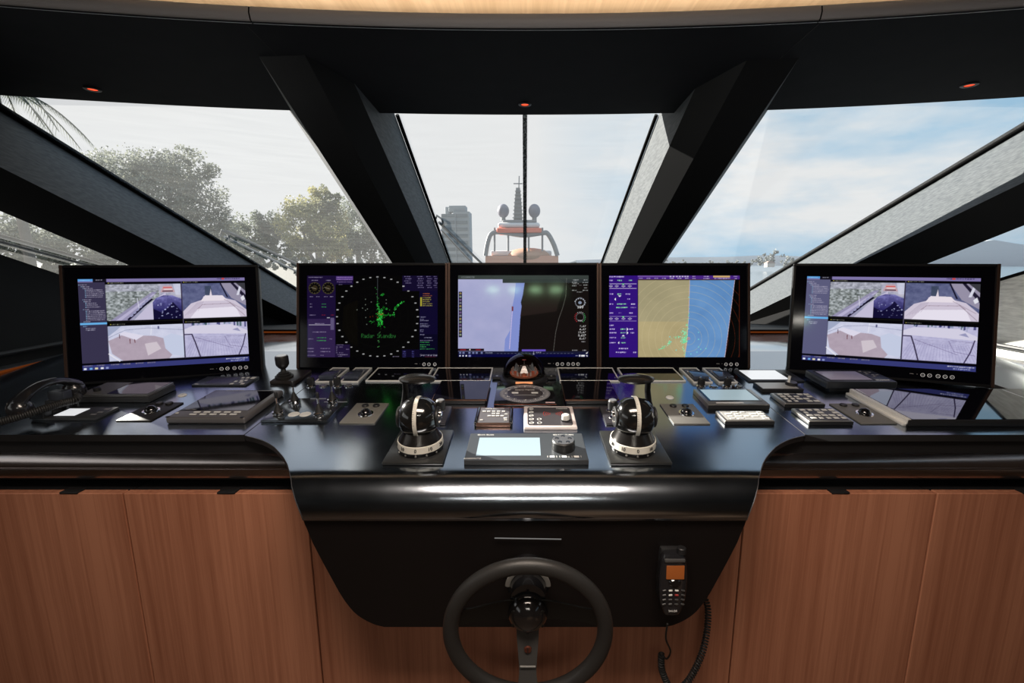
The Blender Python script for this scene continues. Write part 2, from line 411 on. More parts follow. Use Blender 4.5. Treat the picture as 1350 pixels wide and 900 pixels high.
# centre joint of the windscreen: black bar with glints painted on as pale flecks
m = bpy.data.materials.new('glint_flecked_bar'); m.use_nodes = True; nt = m.node_tree; b = nt.nodes['Principled BSDF']
tc = nt.nodes.new('ShaderNodeTexCoord'); mp = nt.nodes.new('ShaderNodeMapping'); mp.inputs['Scale'].default_value = (120, 40, 60)
nz = nt.nodes.new('ShaderNodeTexNoise'); nz.inputs['Scale'].default_value = 1.3; nz.inputs['Detail'].default_value = 5; nz.inputs['Roughness'].default_value = .7
cr = nt.nodes.new('ShaderNodeValToRGB'); cr.color_ramp.elements[0].position = .48; cr.color_ramp.elements[1].position = .54
cr.color_ramp.elements[0].color = (.003, .003, .003, 1); cr.color_ramp.elements[1].color = (.5, .55, .58, 1)
nt.links.new(tc.outputs['Object'], mp.inputs['Vector']); nt.links.new(mp.outputs[0], nz.inputs['Vector']); nt.links.new(nz.outputs['Fac'], cr.inputs['Fac']); nt.links.new(cr.outputs['Color'], b.inputs['Base Color'])
P = at_z(692, 153, GZ) - dC * .12
mb = MB(); q = Vector((.0125, 0, 0)); w = Vector((0, 0, -.012)); mb.faces([P - q, P + q, P + q * 1.15 + dC * 2.4, P - q * 1.15 + dC * 2.4, P - q + w, P + q + w, P + q * 1.15 + dC * 2.4 + w, P - q * 1.15 + dC * 2.4 + w], [(0, 1, 2, 3), (4, 5, 6, 7), (0, 3, 7, 4), (1, 2, 6, 5)])
mb.build('glazing_bar', m, w1)

# soffit lights (dim red)
RED = emis('red_night_lamp', (1.0, .10, .04), 1.3)
for px, py, lab in ((122, 117.5, 'dim red recessed ceiling light above the left windscreen pane'), (692, 137.5, 'dim red recessed ceiling light above the centre windscreen pane'), (1278, 112, 'dim red recessed ceiling light above the right windscreen pane')):
    r_ = ray(px, py); k = (C_(.72) - CZ) / r_.z
    for _ in range(4):
        p = r_ * k; fr = (p.y - rimY(p.x)) / (glsY(p.x) - rimY(p.x)); k = (.72 - .015 * fr - .0008) / r_.z
    p = r_ * k + Vector((0, 0, CZ))
    t = thing('recessed_light', lab, 'light', p, group='red soffit lights')
    MB().lathe([(.030, .001), (.030, -.002), (.027, -.0035), (.0185, -.0035), (.0175, 0.001)], seg=36, cap=False).build('trim_ring', BLK2, t)
    MB().lathe([(.0, -.001), (.0172, -.001), (.0172, .001)], seg=32, cap=False).build('lens', RED, t)
# ================================================================== screen pictures: colours carried by a fine mesh grid
GLY = dict(zip("0123456789ABCDEFGHIJKLMNOPQRSTUVWXYZabcdefghijklmnopqrstuvwxyz.-:",
 "3E5149453E 00427F4000 4261514946 2141454B31 1814127F10 2745454539 3C4A494930 0171090503 3649494936 064949291E 7E1111117E 7F49494936 3E41414122 7F4141221C 7F49494941 7F09090901 3E4149497A 7F0808087F 00417F4100 2040413F01 7F08142241 7F40404040 7F020C027F 7F0408107F 3E4141413E 7F09090906 3E4151215E 7F09192946 4649494931 01017F0101 3F4040403F 1F2040201F 3F4038403F 6314081463 0708700807 6151494543 2054545478 7F48444438 3844444420 384444487F 3854545418 087E090102 0C5252523E 7F08040478 00447D4000 2040443D00 7F10284400 00417F4000 7C04180478 7C08040478 3844444438 7C14141408 081414187C 7C08040408 4854545420 043F444020 3C4040207C 1C2040201C 3C4030403C 4428102844 0C5050503C 4464544C44 0060600000 0808080808 0036360000".split()))
class Ras:
    def __init__(s, W, H, win, bg=(0, 0, 0)):
        s.W, s.H = W * 2, H * 2; s.a = np.zeros((s.H, s.W, 3)); s.a[:] = bg
        s.x0, s.y0, s.x1, s.y1 = win
        s.X, s.Y = np.meshgrid(s.x0 + (np.arange(s.W) + .5) / s.W * (s.x1 - s.x0), s.y0 + (np.arange(s.H) + .5) / s.H * (s.y1 - s.y0))
        s.rng = np.random.RandomState(3)
    def put(s, m, c, al=1.):
        m = (m * al)[..., None] if m.dtype != bool else (m.astype(float) * al)[..., None]
        s.a = s.a * (1 - m) + np.array(c) * m if not isinstance(c, np.ndarray) or c.ndim == 1 else s.a * (1 - m) + c * m
    def win(s, x0, y0, x1, y1):
        fx = s.W / (s.x1 - s.x0); fy = s.H / (s.y1 - s.y0); cl = lambda v, m: int(min(max(v, 0), m))
        return slice(cl(math.ceil((y0 - s.y0) * fy - .5), s.H), cl(math.ceil((y1 - s.y0) * fy - .5), s.H)), slice(cl(math.ceil((x0 - s.x0) * fx - .5), s.W), cl(math.ceil((x1 - s.x0) * fx - .5), s.W))
    def rect(s, x0, y0, x1, y1, c, al=1.):
        w = s.win(x0, y0, x1, y1); s.a[w] = s.a[w] * (1 - al) + np.array(c) * al
    def mpoly(s, P):
        m = np.zeros(s.X.shape, bool); n = len(P)
        for i in range(n):
            (xa, ya), (xb, yb) = P[i], P[(i + 1) % n]
            if ya == yb: continue
            m ^= ((ya > s.Y) != (yb > s.Y)) & (s.X < (xb - xa) * (s.Y - ya) / (yb - ya) + xa)
        return m
    def poly(s, P, c, al=1.): s.put(s.mpoly(P), c, al)
    def line(s, P, w, c, al=1.):
        for (xa, ya), (xb, yb) in zip(P, P[1:]):
            dx, dy = xb - xa, yb - ya; L2 = dx * dx + dy * dy + 1e-9
            q = s.win(min(xa, xb) - w, min(ya, yb) - w, max(xa, xb) + w, max(ya, yb) + w); X, Y = s.X[q], s.Y[q]
            t = np.clip(((X - xa) * dx + (Y - ya) * dy) / L2, 0, 1)
            m = (np.hypot(X - xa - t * dx, Y - ya - t * dy) < w / 2)[..., None] * al; s.a[q] = s.a[q] * (1 - m) + np.array(c) * m
    def ell(s, x, y, rx, ry, c, al=1.):
        q = s.win(x - rx - 1, y - ry - 1, x + rx + 1, y + ry + 1)
        m = (((s.X[q] - x) / rx) ** 2 + ((s.Y[q] - y) / ry) ** 2 < 1)[..., None] * al; s.a[q] = s.a[q] * (1 - m) + np.array(c) * m
    def ring(s, x, y, r, w, c, al=1., clip=None):
        m = np.abs(np.hypot(s.X - x, s.Y - y) - r) < w / 2
        s.put(m & clip if clip is not None else m, c, al)
    def noise(s, sx, sy, seed=0, oct=4):
        r = np.random.RandomState(seed); out = 0; amp = 1; tot = 0
        for o in range(oct):
            g = r.rand(int((s.y1 - s.y0) / sy) + 3, int((s.x1 - s.x0) / sx) + 3)
            u = (s.X - s.x0) / sx; v = (s.Y - s.y0) / sy; iu = u.astype(int); iv = v.astype(int); fu = u - iu; fv = v - iv
            fu = fu * fu * (3 - 2 * fu); fv = fv * fv * (3 - 2 * fv)
            q = (g[iv, iu] * (1 - fu) + g[iv, iu + 1] * fu) * (1 - fv) + (g[iv + 1, iu] * (1 - fu) + g[iv + 1, iu + 1] * fu) * fv
            out = out + q * amp; tot += amp; amp *= .6; sx /= 2; sy /= 2
        return out / tot
    def text(s, st, x, y, h, c, al=1., asp=.62):
        cw = h * asp; px = cw / 5; py = h / 7
        for ch in st:
            g = GLY.get(ch)
            if g:
                for k in range(5):
                    b = int(g[2 * k:2 * k + 2], 16)
                    for r in range(7):
                        if b >> r & 1: s.rect(x + k * px, y + r * py, x + (k + 1) * px + .01, y + (r + 1) * py + .01, c, al)
            x += cw * 1.2
    def dash(s, x, y, w, h, c, al=.8):   # a line of print too small to read
        e = x
        while e < x + w:
            d = s.rng.uniform(.5, 1.4) * h; s.rect(e, y, min(e + d, x + w), y + h * s.rng.uniform(.7, 1), c, al * s.rng.uniform(.6, 1)); e += d + h * s.rng.uniform(.1, .5)
    def mesh(s, name, w, h, gain=1.0, gamma=2.2):
        A = s.a.reshape(s.H // 2, 2, s.W // 2, 2, 3).mean((1, 3)); H, W = A.shape[:2]
        A = np.clip(A, 0, 1) ** gamma
        xs = np.linspace(-w / 2, w / 2, W); zs = np.linspace(h / 2, -h / 2, H)
        co = np.zeros((H, W, 3)); co[..., 0] = xs[None]; co[..., 2] = zs[:, None]
        idx = np.arange(H * W).reshape(H, W)
        q = np.stack([idx[1:, :-1], idx[1:, 1:], idx[:-1, 1:], idx[:-1, :-1]], -1).reshape(-1)
        me = bpy.data.meshes.new(name); n = (H - 1) * (W - 1)
        me.vertices.add(H * W); me.vertices.foreach_set('co', co.reshape(-1)); me.loops.add(n * 4); me.loops.foreach_set('vertex_index', q)
        me.polygons.add(n); me.polygons.foreach_set('loop_start', np.arange(n) * 4); me.polygons.foreach_set('loop_total', np.full(n, 4))
        at = me.color_attributes.new('picture', 'FLOAT_COLOR', 'POINT'); col = np.ones((H * W, 4)); col[:, :3] = A.reshape(-1, 3); at.data.foreach_set('color', col.reshape(-1))
        me.update(); me.validate(); me.materials.append(screen_material(gain)); return me
def screen_material(gain):
    nm = 'lit_display_%.2f' % gain
    if nm in MATS: return MATS[nm]
    m = bpy.data.materials.new(nm); m.use_nodes = True; nt = m.node_tree; b = nt.nodes['Principled BSDF']
    a = nt.nodes.new('ShaderNodeAttribute'); a.attribute_name = 'picture'
    b.inputs['Base Color'].default_value = (.004, .004, .005, 1); b.inputs['Roughness'].default_value = .09; b.inputs['Specular IOR Level'].default_value = .22
    b.inputs['Specular Tint'].default_value = (.55, 1, .62, 1)
    nt.links.new(a.outputs['Color'], b.inputs['Emission Color']); b.inputs['Emission Strength'].default_value = gain
    MATS[nm] = m; return m
SW, SH = .518, .324
g = lambda *c: tuple(x / 255 for x in c)

# --- radar picture
R = Ras(344, 216, (108, 138, 1118, 782), g(2, 2, 4))
R.rect(108, 138, 330, 782, g(34, 22, 62)); R.rect(115, 480, 325, 782, g(58, 42, 86)); R.rect(330, 680, 440, 782, g(40, 28, 66))
R.rect(330, 138, 465, 210, g(30, 20, 60)); R.rect(845, 138, 1118, 260, g(26, 18, 52)); R.rect(975, 260, 1118, 720, g(20, 14, 52)); R.rect(840, 720, 1118, 782, g(18, 12, 44)); R.rect(975, 600, 1118, 782, g(12, 8, 40))
R.poly([(390, 380), (500, 330), (500, 700), (440, 660), (380, 560)], g(20, 18, 8), .7)
for r in (60, 120, 180, 240, 295): R.ring(650, 460, r, 2.5, g(24, 26, 20), .8)
for x, lab in ((168, 0), (272, 1)):
    R.ell(x, 238, 44, 46, g(10, 8, 12)); R.ring(x, 238, 44, 6, g(70, 64, 40)); R.ell(x, 238, 22, 24, g(58, 50, 34))
    for k in range(12): a = k * PI / 6; R.line([(x + 34 * math.cos(a), 238 + 36 * math.sin(a)), (x + 42 * math.cos(a), 238 + 44 * math.sin(a))], 3, g(110, 100, 80))
    R.line([(x - 28, 232), (x + 10, 244)], 3, g(170, 160, 140))
for x, y, w in ((120, 150, 110), (145, 174, 50), (255, 174, 40), (130, 302, 25), (180, 302, 25), (240, 302, 30), (285, 302, 28), (132, 360, 16), (132, 382, 16), (128, 446, 48), (170, 514, 72), (152, 580, 104), (120, 634, 36), (282, 634, 22), (112, 709, 50), (212, 709, 76), (112, 733, 50), (212, 733, 78), (112, 762, 64), (212, 762, 26)):
    R.dash(x, y, w, 7, g(190, 180, 210), .8)
for x, y, w in ((222, 360, 34), (222, 382, 34), (185, 624, 72), (185, 646, 72)): R.dash(x, y, w, 8, g(70, 190, 90), .9)
R.dash(222, 446, 34, 7, g(190, 40, 50)); R.dash(292, 446, 24, 7, g(190, 40, 50))
R.rect(122, 524, 290, 528, g(200, 195, 215)); R.rect(290, 470, 318, 566, g(120, 110, 150), .8); R.rect(262, 467, 286, 473, g(210, 210, 220))
R.rect(333, 146, 463, 175, g(120, 88, 168), .8)
for y in (150, 168, 186): R.dash(338, y, 120, 8, g(180, 150, 215), .7)
for x, y, w in ((355, 207, 26), (338, 680, 52), (332, 697, 14), (356, 697, 28), (332, 712, 12), (332, 727, 12), (410, 715, 24), (332, 742, 14), (358, 742, 30), (342, 757, 80), (350, 770, 30), (770, 772, 52)): R.dash(x, y, w, 7, g(170, 160, 190), .8)
for k in range(36):
    a = 2 * PI * k / 36; R.rect(652 + 312 * math.sin(a) - 8, 462 - 312 * math.cos(a) - 4, 652 + 312 * math.sin(a) + 8, 462 - 312 * math.cos(a) + 4, g(215, 215, 215), .9)
R.line([(654, 150), (652, 330)], 4, g(70, 75, 80))
rg = np.random.RandomState(5)
def echo(P, n, sp, cs):
    for (xa, ya), (xb, yb) in zip(P, P[1:]):
        for _ in range(n):
            t = rg.rand(); x = xa + (xb - xa) * t + rg.randn() * sp; y = ya + (yb - ya) * t + rg.randn() * sp; s_ = rg.uniform(1.5, 4.3)
            R.ell(x, y, s_, s_ * rg.uniform(.6, 1.2), cs[rg.randint(len(cs))], .9)
GR = [g(50, 225, 70), g(30, 180, 50), g(90, 240, 110), g(20, 120, 40)]
echo([(655, 335), (650, 380), (672, 410)], 12, 5, GR); echo([(672, 408), (680, 450), (662, 490)], 90, 11, GR); echo([(662, 480), (686, 500), (690, 525)], 40, 5, GR); echo([(660, 500), (668, 545)], 26, 5, GR)
echo([(650, 460), (600, 462)], 10, 6, [g(170, 70, 30), g(120, 60, 20)]); echo([(700, 450), (790, 448)], 26, 6, GR); echo([(785, 400), (815, 370), (850, 342)], 26, 4, GR); echo([(780, 430), (790, 400)], 7, 3, GR); echo([(680, 290), (702, 288)], 16, 4, GR)
echo([(692, 385), (745, 410)], 16, 7, GR[1:]); echo([(600, 500), (640, 512)], 10, 6, GR[1:]); echo([(690, 540), (715, 545)], 7, 2, GR[1:]); echo([(640, 240), (655, 335)], 8, 5, [g(60, 150, 70)]); echo([(672, 560), (660, 700)], 14, 4, [g(60, 160, 70), g(120, 190, 120)])
echo([(660, 440), (700, 452)], 10, 6, [g(200, 190, 60), g(220, 120, 50)])
for x, y in ((560, 325), (605, 347), (560, 368), (537, 395), (495, 408), (575, 402), (560, 412), (562, 468), (570, 522), (720, 357), (720, 330)): R.ell(x, y, 4, 4, g(120, 130, 120))
R.text('Radar Standby', 528, 596, 33, g(52, 125, 60), .9, .52)
for r in range(7): 
    for x, w in ((860, 46), (958, 44), (1030, 34), (1085, 24)): 
        if r < 6 and not (r > 3 and x == 860): R.dash(x + (r % 2) * 8, 144 + r * 17, w, 8, g(170, 160, 200), .75)
R.rect(983, 310, 996, 380, g(190, 180, 60)); 
for y, c in ((278, (210, 110, 60)), (294, (215, 120, 60)), (310, (200, 180, 70)), (325, (215, 200, 80)), (341, (215, 200, 80)), (357, (215, 200, 80)), (372, (225, 215, 90))): R.dash(1002, y, 74 - (y % 3) * 10, 8, g(*c), .95)
for y, w in ((462, 44), (480, 28), (490, 66), (515, 60), (528, 78), (538, 66), (563, 28), (575, 24), (600, 36)): R.dash(982, y, w, 7, g(190, 190, 215), .8)
for y, w, c in ((624, 60, (190, 190, 215)), (646, 98, (190, 190, 215)), (660, 70, (80, 210, 100)), (680, 76, (80, 210, 100)), (696, 46, (80, 210, 100)), (712, 110, (80, 210, 100))): R.dash(982 + (30 if y == 624 else 0), y, w, 7, g(*c), .85)
R.text('Sperrymarine', 982, 756, 15, g(220, 215, 230), .9, .62); R.dash(1020, 775, 86, 5, g(150, 60, 60), .8)
for y in (732, 746, 760, 774): R.dash(848, y, 24, 8, g(110, 110, 190), .8); R.dash(918, y, 16, 8, g(110, 110, 190), .8)
scr_radar = R.mesh('radar_screen', SW, SH, .68)

# --- middle chart
R = Ras(344, 216, (82, 135, 1118, 782), g(14, 12, 13))
R.rect(82, 135, 1118, 168, g(58, 64, 62)); R.rect(82, 168, 440, 740, g(168, 170, 206))
n_ = R.noise(200, 160, 4)
R.put((R.X < 600) & (R.Y > 168) & (R.Y < 735), np.stack([.60 + .10 * n_, .62 + .08 * n_, .78 + .06 * n_], -1))
R.rect(436, 168, 1118, 196, g(48, 52, 54)); R.poly([(540, 196), (610, 196), (597, 290), (588, 380), (578, 480), (560, 740), (448, 740), (455, 640), (495, 570), (505, 420), (530, 300)], g(128, 142, 206))
R.poly([(610, 196), (1118, 196), (1118, 740), (558, 740), (575, 480), (586, 380), (580, 350), (596, 290)], g(24, 19, 18))
R.poly([(610, 196), (930, 196), (860, 420), (575, 460), (586, 380)], g(46, 36, 34), .7)
R.line([(512, 420), (502, 560), (490, 715)], 5, g(205, 190, 225)); R.rect(508, 382, 520, 418, g(110, 50, 60)); R.line([(512, 385), (518, 412)], 5, g(120, 50, 60))
R.line([(942, 160), (936, 300), (912, 390), (880, 480), (855, 590), (838, 735)], 3, g(110, 108, 104), .9)
R.text('VISIONMASTER', 108, 145, 12, g(170, 175, 180), .8)
R.rect(88, 265, 115, 625, g(40, 36, 60))
for k in range(14):
    y = 272 + k * 25; R.ell(101, y + 8, 8, 7, [g(190, 170, 90), g(170, 190, 150), g(150, 120, 170), g(160, 160, 170)][k % 4]); R.rect(97, y + 5, 105, y + 11, g(30, 30, 50))
R.rect(82, 714, 288, 732, g(26, 12, 18)); R.rect(100, 718, 145, 728, g(120, 22, 34)); R.rect(222, 718, 262, 728, g(120, 22, 34)); R.rect(172, 716, 182, 730, g(200, 200, 200))
R.rect(82, 736, 1118, 758, g(26, 28, 52)); R.rect(82, 758, 1118, 782, g(10, 10, 60))
for x in (92, 118, 165, 195, 222, 262): R.rect(x, 740, x + 16, 755, g(130, 140, 190), .8)
R.text('Routes', 300, 740, 13, g(190, 195, 220), .8); 
for x in range(390, 1000, 28): R.rect(x, 750, x + 16, 753, g(130, 130, 160), .7)
for x in (92, 116, 142): R.rect(x, 765, x + 12, 776, g(225, 228, 235))
R.rect(165, 762, 186, 780, g(70, 80, 150)); R.rect(168, 766, 183, 777, g(150, 150, 190))
R.rect(588, 720, 776, 736, g(104, 84, 190)); R.line([(682, 736), (682, 760)], 3, g(225, 225, 230)); R.rect(676, 756, 689, 760, g(225, 225, 230)); R.dash(700, 740, 40, 9, g(190, 185, 210))
for y, x, w in ((170, 990, 50), (188, 985, 40), (200, 988, 52), (216, 985, 36), (170, 1078, 30), (190, 1070, 40), (210, 1076, 34), (232, 1080, 24), (252, 985, 36), (252, 1070, 40), (265, 1022, 50)): R.dash(x, y, w, 7, g(205, 210, 210), .8)
R.line([(1040, 214), (1060, 214)], 2, g(180, 180, 180))
R.ring(1048, 350, 36, 7, g(110, 112, 120)); R.ell(1048, 352, 14, 12, g(130, 140, 160))
for k in range(9): a = rad(200 + k * 27); R.ell(1048 + 42 * math.cos(a), 352 + 32 * math.sin(a), 4, 4, g(190, 195, 205))
R.text('189', 1026, 376, 20, g(250, 250, 250), 1., .72)
for k in range(16):
    a = rad(-230 + k * 19); c = g(190, 50, 60) if k < 6 else (g(200, 200, 200) if k < 10 else g(80, 190, 110)); R.line([(1048 + 38 * math.cos(a), 468 + 38 * math.sin(a)), (1048 + 44 * math.cos(a), 468 + 44 * math.sin(a))], 4, c)
R.ring(1048, 466, 30, 3, g(120, 120, 125)); R.text('PAS', 1034, 488, 12, g(250, 250, 250), 1, .8)
for t_, y in (('7.67', 530), ('6.67', 554), ('23.67', 578), ('0.667', 603), ('0.67', 627)): R.text(t_, 1098 - len(t_) * 13, y, 16, g(240, 240, 240), 1, .66)
R.dash(1060, 656, 36, 8, g(200, 200, 205)); R.dash(985, 724, 44, 9, g(190, 190, 200)); R.dash(1068, 724, 30, 9, g(190, 190, 200))
R.poly([(1092, 752), (1112, 738), (1104, 756)], g(230, 230, 230)); R.rect(1012, 768, 1032, 772, g(230, 230, 230)); R.rect(1040, 762, 1052, 778, g(220, 220, 225)); R.rect(1058, 764, 1086, 778, g(240, 240, 240)); R.poly([(1094, 764), (1110, 770), (1104, 780)], g(240, 240, 240))
scr_chart = R.mesh('chart_screen', SW, SH, .95)

# --- tan and blue chart
R = Ras(344, 216, (115, 138, 1138, 782), g(2, 2, 3))
R.rect(115, 138, 340, 782, g(52, 22, 120)); R.rect(340, 138, 1138, 170, g(74, 40, 128)); R.rect(340, 138, 740, 150, g(130, 100, 175), .7)
n_ = R.noise(180, 150, 9)
R.put(R.mpoly([(342, 176), (746, 176), (742, 330), (735, 500), (730, 640), (708, 780), (342, 780)]), np.stack([.59 + .10 * n_ + .05 * (R.Y > 500), .56 + .09 * n_ + .03 * (R.Y > 500), .44 + .07 * n_], -1))
R.put(R.mpoly([(746, 176), (1098, 176), (1070, 400), (1020, 780), (708, 780), (730, 640), (735, 500), (742, 330)]), np.stack([.34 + .10 * n_, .51 + .10 * n_, .72 + .09 * n_], -1))
clip = (R.X > 342) & (R.Y > 176) & (R.X < 1132)
dark = ~R.mpoly([(342, 176), (1098, 176), (1070, 400), (1020, 780), (342, 780)])
for k in range(1, 11):
    R.ring(736, 632, k * 52, 2.5, g(205, 190, 150), .55, clip & ~dark); R.ring(736, 632, k * 52, 2.5, g(110, 50, 28), .8, clip & dark)
R.line([(1098, 176), (1070, 400), (1020, 780)], 3, g(225, 190, 200)); R.line([(746, 176), (742, 330), (735, 500), (708, 780)], 3, g(225, 190, 180)); R.line([(1134, 176), (1134, 780)], 3, g(90, 40, 22)); R.line([(342, 173), (1100, 173)], 2.5, g(205, 150, 110))
MT = [g(120, 225, 170), g(90, 215, 150), g(160, 235, 190)]
echo([(700, 565), (715, 620), (690, 670)], 80, 11, MT); echo([(690, 640), (715, 655)], 40, 9, MT); echo([(722, 520), (730, 560)], 12, 5, MT); echo([(745, 400), (728, 500)], 10, 4, MT); echo([(670, 620), (600, 628)], 20, 4, MT); echo([(590, 650), (580, 680), (510, 718)], 32, 5, MT); echo([(690, 690), (708, 770)], 16, 5, MT)
for x, y in ((740, 310), (815, 585), (815, 640), (815, 700), (832, 718), (872, 712), (802, 740), (755, 755), (640, 725), (600, 660), (590, 620)): R.ell(x, y, 4, 5, g(120, 215, 210))
R.ring(738, 634, 8, 4, g(230, 130, 110))
for x, y, w, c in ((118, 149, 114, 0), (120, 178, 24, 0), (180, 178, 36, 1), (270, 178, 30, 1), (120, 285, 28, 0), (180, 285, 34, 1), (246, 285, 34, 0), (258, 325, 24, 0), (120, 363, 28, 0), (178, 363, 76, 1), (288, 363, 34, 0), (172, 391, 88, 1), (285, 391, 42, 2), (120, 433, 28, 0), (190, 433, 22, 2), (272, 433, 30, 0), (120, 531, 30, 0), (120, 561, 42, 0), (205, 561, 40, 1), (270, 561, 34, 0), (120, 589, 52, 0), (205, 589, 40, 1), (284, 589, 32, 0), (120, 627, 50, 0), (208, 629, 36, 1), (120, 667, 46, 0), (208, 667, 36, 1), (192, 713, 74, 0), (168, 743, 82, 0), (304, 743, 26, 0)):
    R.dash(x, y - 5, w, 10, [g(225, 215, 245), g(150, 230, 170), g(150, 130, 190)][c], 1.)
for y in (222, 478):
    R.rect(120, y - 20, 330, y - 16, g(190, 175, 215)); R.rect(120, y + 16, 330, y + 20, g(190, 175, 215))
    for x in (130, 175, 228, 278): R.poly([(x - 18, y), (x, y - 9), (x + 18, y), (x, y + 9)], g(225, 220, 235), .8); R.rect(x - 8, y - 3, x + 8, y + 3, g(60, 30, 110))
R.poly([(214, 202), (238, 202), (226, 214)], g(130, 230, 150)); R.poly([(214, 458), (238, 458), (226, 472)], g(130, 230, 150))
R.poly([(186, 296), (212, 296), (199, 308)], g(240, 240, 245)); R.poly([(168, 314), (168, 336), (157, 325)], g(240, 240, 245)); R.poly([(254, 548), (266, 560), (254, 575)], g(240, 240, 245)); R.poly([(254, 576), (266, 589), (254, 602)], g(240, 240, 245)); R.poly([(214, 616), (238, 616), (226, 604)], g(240, 240, 245)); R.poly([(196, 656), (196, 678), (184, 667)], g(240, 240, 245))
for x in range(350, 720, 60): R.dash(x, 157, 30, 8, g(210, 200, 225), .9)
for x in (590, 615, 640, 662, 685, 705, 725): R.rect(x, 142, x + 12, 152, g(215, 210, 225), .9)
R.rect(930, 140, 1060, 155, g(205, 170, 110)); R.dash(940, 158, 120, 9, g(215, 205, 225)); R.dash(768, 143, 22, 8, g(220, 210, 230)); R.dash(768, 159, 24, 8, g(220, 210, 230)); R.dash(855, 143, 40, 8, g(220, 210, 230)); R.dash(852, 159, 48, 8, g(220, 210, 230)); R.dash(1090, 143, 28, 8, g(220, 210, 230)); R.dash(1098, 160, 16, 8, g(220, 210, 230))
scr_map = R.mesh('map_screen', SW, SH, .95)

# --- four deck camera views with a side list
def camera_wall(name, tint, side):
    R = Ras(360, 226, (0, 0, 1000, 626), g(6, 6, 12))
    R.rect(0, 0, 1000, 24, g(128, 118, 168)); R.rect(0, 0, 84, 16, g(84, 150, 215)); R.rect(84, 0, 160, 24, g(24, 22, 34)); R.dash(100, 5, 36, 8, g(190, 190, 200)); R.dash(8, 5, 60, 7, g(190, 215, 240), .6)
    R.dash(820, 4, 150, 9, g(60, 50, 90), .9); R.rect(850, 3, 866, 14, g(200, 60, 50))
    R.rect(0, 24, 150, 626, side)
    for k, y in enumerate((38, 50, 62, 74, 86, 98, 110, 122, 140, 152, 164, 176, 190, 206, 218, 230, 242, 254, 266, 278, 290)):
        ind = (12, 24, 34, 46, 46, 46, 46, 46, 30, 36, 44, 44, 44, 30, 44, 44, 44, 44, 44, 44, 30)[k]; R.rect(ind - 8, y, ind - 3, y + 6, g(150, 190, 220), .8); R.dash(ind, y, (36, 40, 46, 92, 96, 96, 92, 88, 40, 30, 56, 60, 74, 26, 96, 100, 100, 100, 98, 96, 30)[k] - (0), 7, g(195, 190, 210), .7)
    R.rect(0, 300, 150, 314, g(104, 178, 235)); R.dash(16, 322, 24, 7, g(120, 170, 215)); R.dash(30, 336, 56, 7, g(190, 190, 210)); R.dash(30, 347, 52, 7, g(190, 190, 210))
    n1 = R.noise(30, 24, 1, 5); n2 = R.noise(14, 10, 2, 4)
    # view 1: quay, trees, yacht ahead and a dark camera dome
    c1 = (R.X > 152) & (R.X < 592) & (R.Y > 40) & (R.Y < 292)
    base = np.stack([.66 + .34 * (n1 - .5), .66 + .30 * (n1 - .5), .74 + .20 * (n1 - .5)], -1)
    R.put(c1, base)
    fo = c1 & (R.Y < 292 - (R.X - 152) * .50 + 10) & (R.X < 460); gr = np.stack([.46 + .9 * (n2 - .42), .49 + .9 * (n2 - .42), .48 + .95 * (n2 - .42)], -1)
    R.put(fo, np.clip(gr, .08, .92), .85)
    R.put(fo & (R.Y < 90) , g(190, 186, 214), .45)
    R.poly([(170, 292), (420, 96), (450, 96), (290, 292)], g(150, 144, 178), .9); R.poly([(200, 292), (425, 110), (436, 112), (232, 292)], g(196, 190, 222), .7)
    R.line([(275, 285), (360, 200), (415, 150)], 13, g(24, 22, 44)); 
    for k in range(7): R.line([(290 + k * 18, 262 - k * 20), (296 + k * 18, 256 - k * 20)], 15, g(150, 150, 185))
    R.poly([(305, 292), (430, 150), (500, 100), (500, 292)], g(196, 190, 216)); R.line([(330, 140), (338, 210)], 5, g(210, 210, 228))
    R.poly([(470, 100), (485, 55), (535, 52), (556, 100)], g(196, 160, 168)); R.rect(486, 64, 540, 70, g(210, 90, 84)); R.rect(480, 88, 545, 96, g(60, 40, 60)); R.rect(490, 76, 540, 82, g(235, 225, 230))
    R.poly([(545, 40), (592, 40), (592, 120), (560, 120)], g(214, 218, 240), .6)
    dm = R.mpoly([(420, 292), (420, 170), (440, 140), (485, 122), (540, 124), (592, 150), (592, 292)])
    sh = np.stack([.18 + .5 * np.clip((230 - R.Y) / 130, 0, 1) * n1 * 1.4, .17 + .5 * np.clip((230 - R.Y) / 130, 0, 1) * n1 * 1.4, .36 + .6 * np.clip((235 - R.Y) / 130, 0, 1) * n1 * 1.3], -1)
    R.put(dm, np.clip(sh, 0, 1)); R.poly([(420, 292), (420, 215), (470, 245), (520, 200), (540, 170), (592, 240), (592, 292)], g(18, 15, 46), .85)
    for _ in range(26): x = rg.uniform(430, 585); R.ell(x, rg.uniform(180, 285), rg.uniform(2, 6), rg.uniform(2, 5), g(200, 205, 245), rg.uniform(.3, .9))
    # view 2: stern over the water
    c2 = (R.X > 600) & (R.X < 1000) & (R.Y > 40) & (R.Y < 292)
    R.put(c2, np.stack([.36 + .2 * (n1 - .5), .38 + .2 * (n1 - .5), .52 + .2 * (n1 - .5)], -1))
    R.poly([(600, 292), (600, 240), (650, 185), (720, 160), (730, 135), (850, 132), (860, 150), (930, 170), (1000, 240), (1000, 292)], g(206, 196, 214)); R.poly([(640, 292), (690, 225), (930, 215), (960, 292)], g(232, 226, 240))
    R.poly([(710, 170), (740, 128), (850, 130), (880, 168)], g(232, 222, 232)); R.poly([(740, 60), (780, 60), (785, 130), (740, 125)], g(50, 62, 76), .6); R.poly([(768, 130), (777, 80), (784, 130)], g(226, 214, 226))
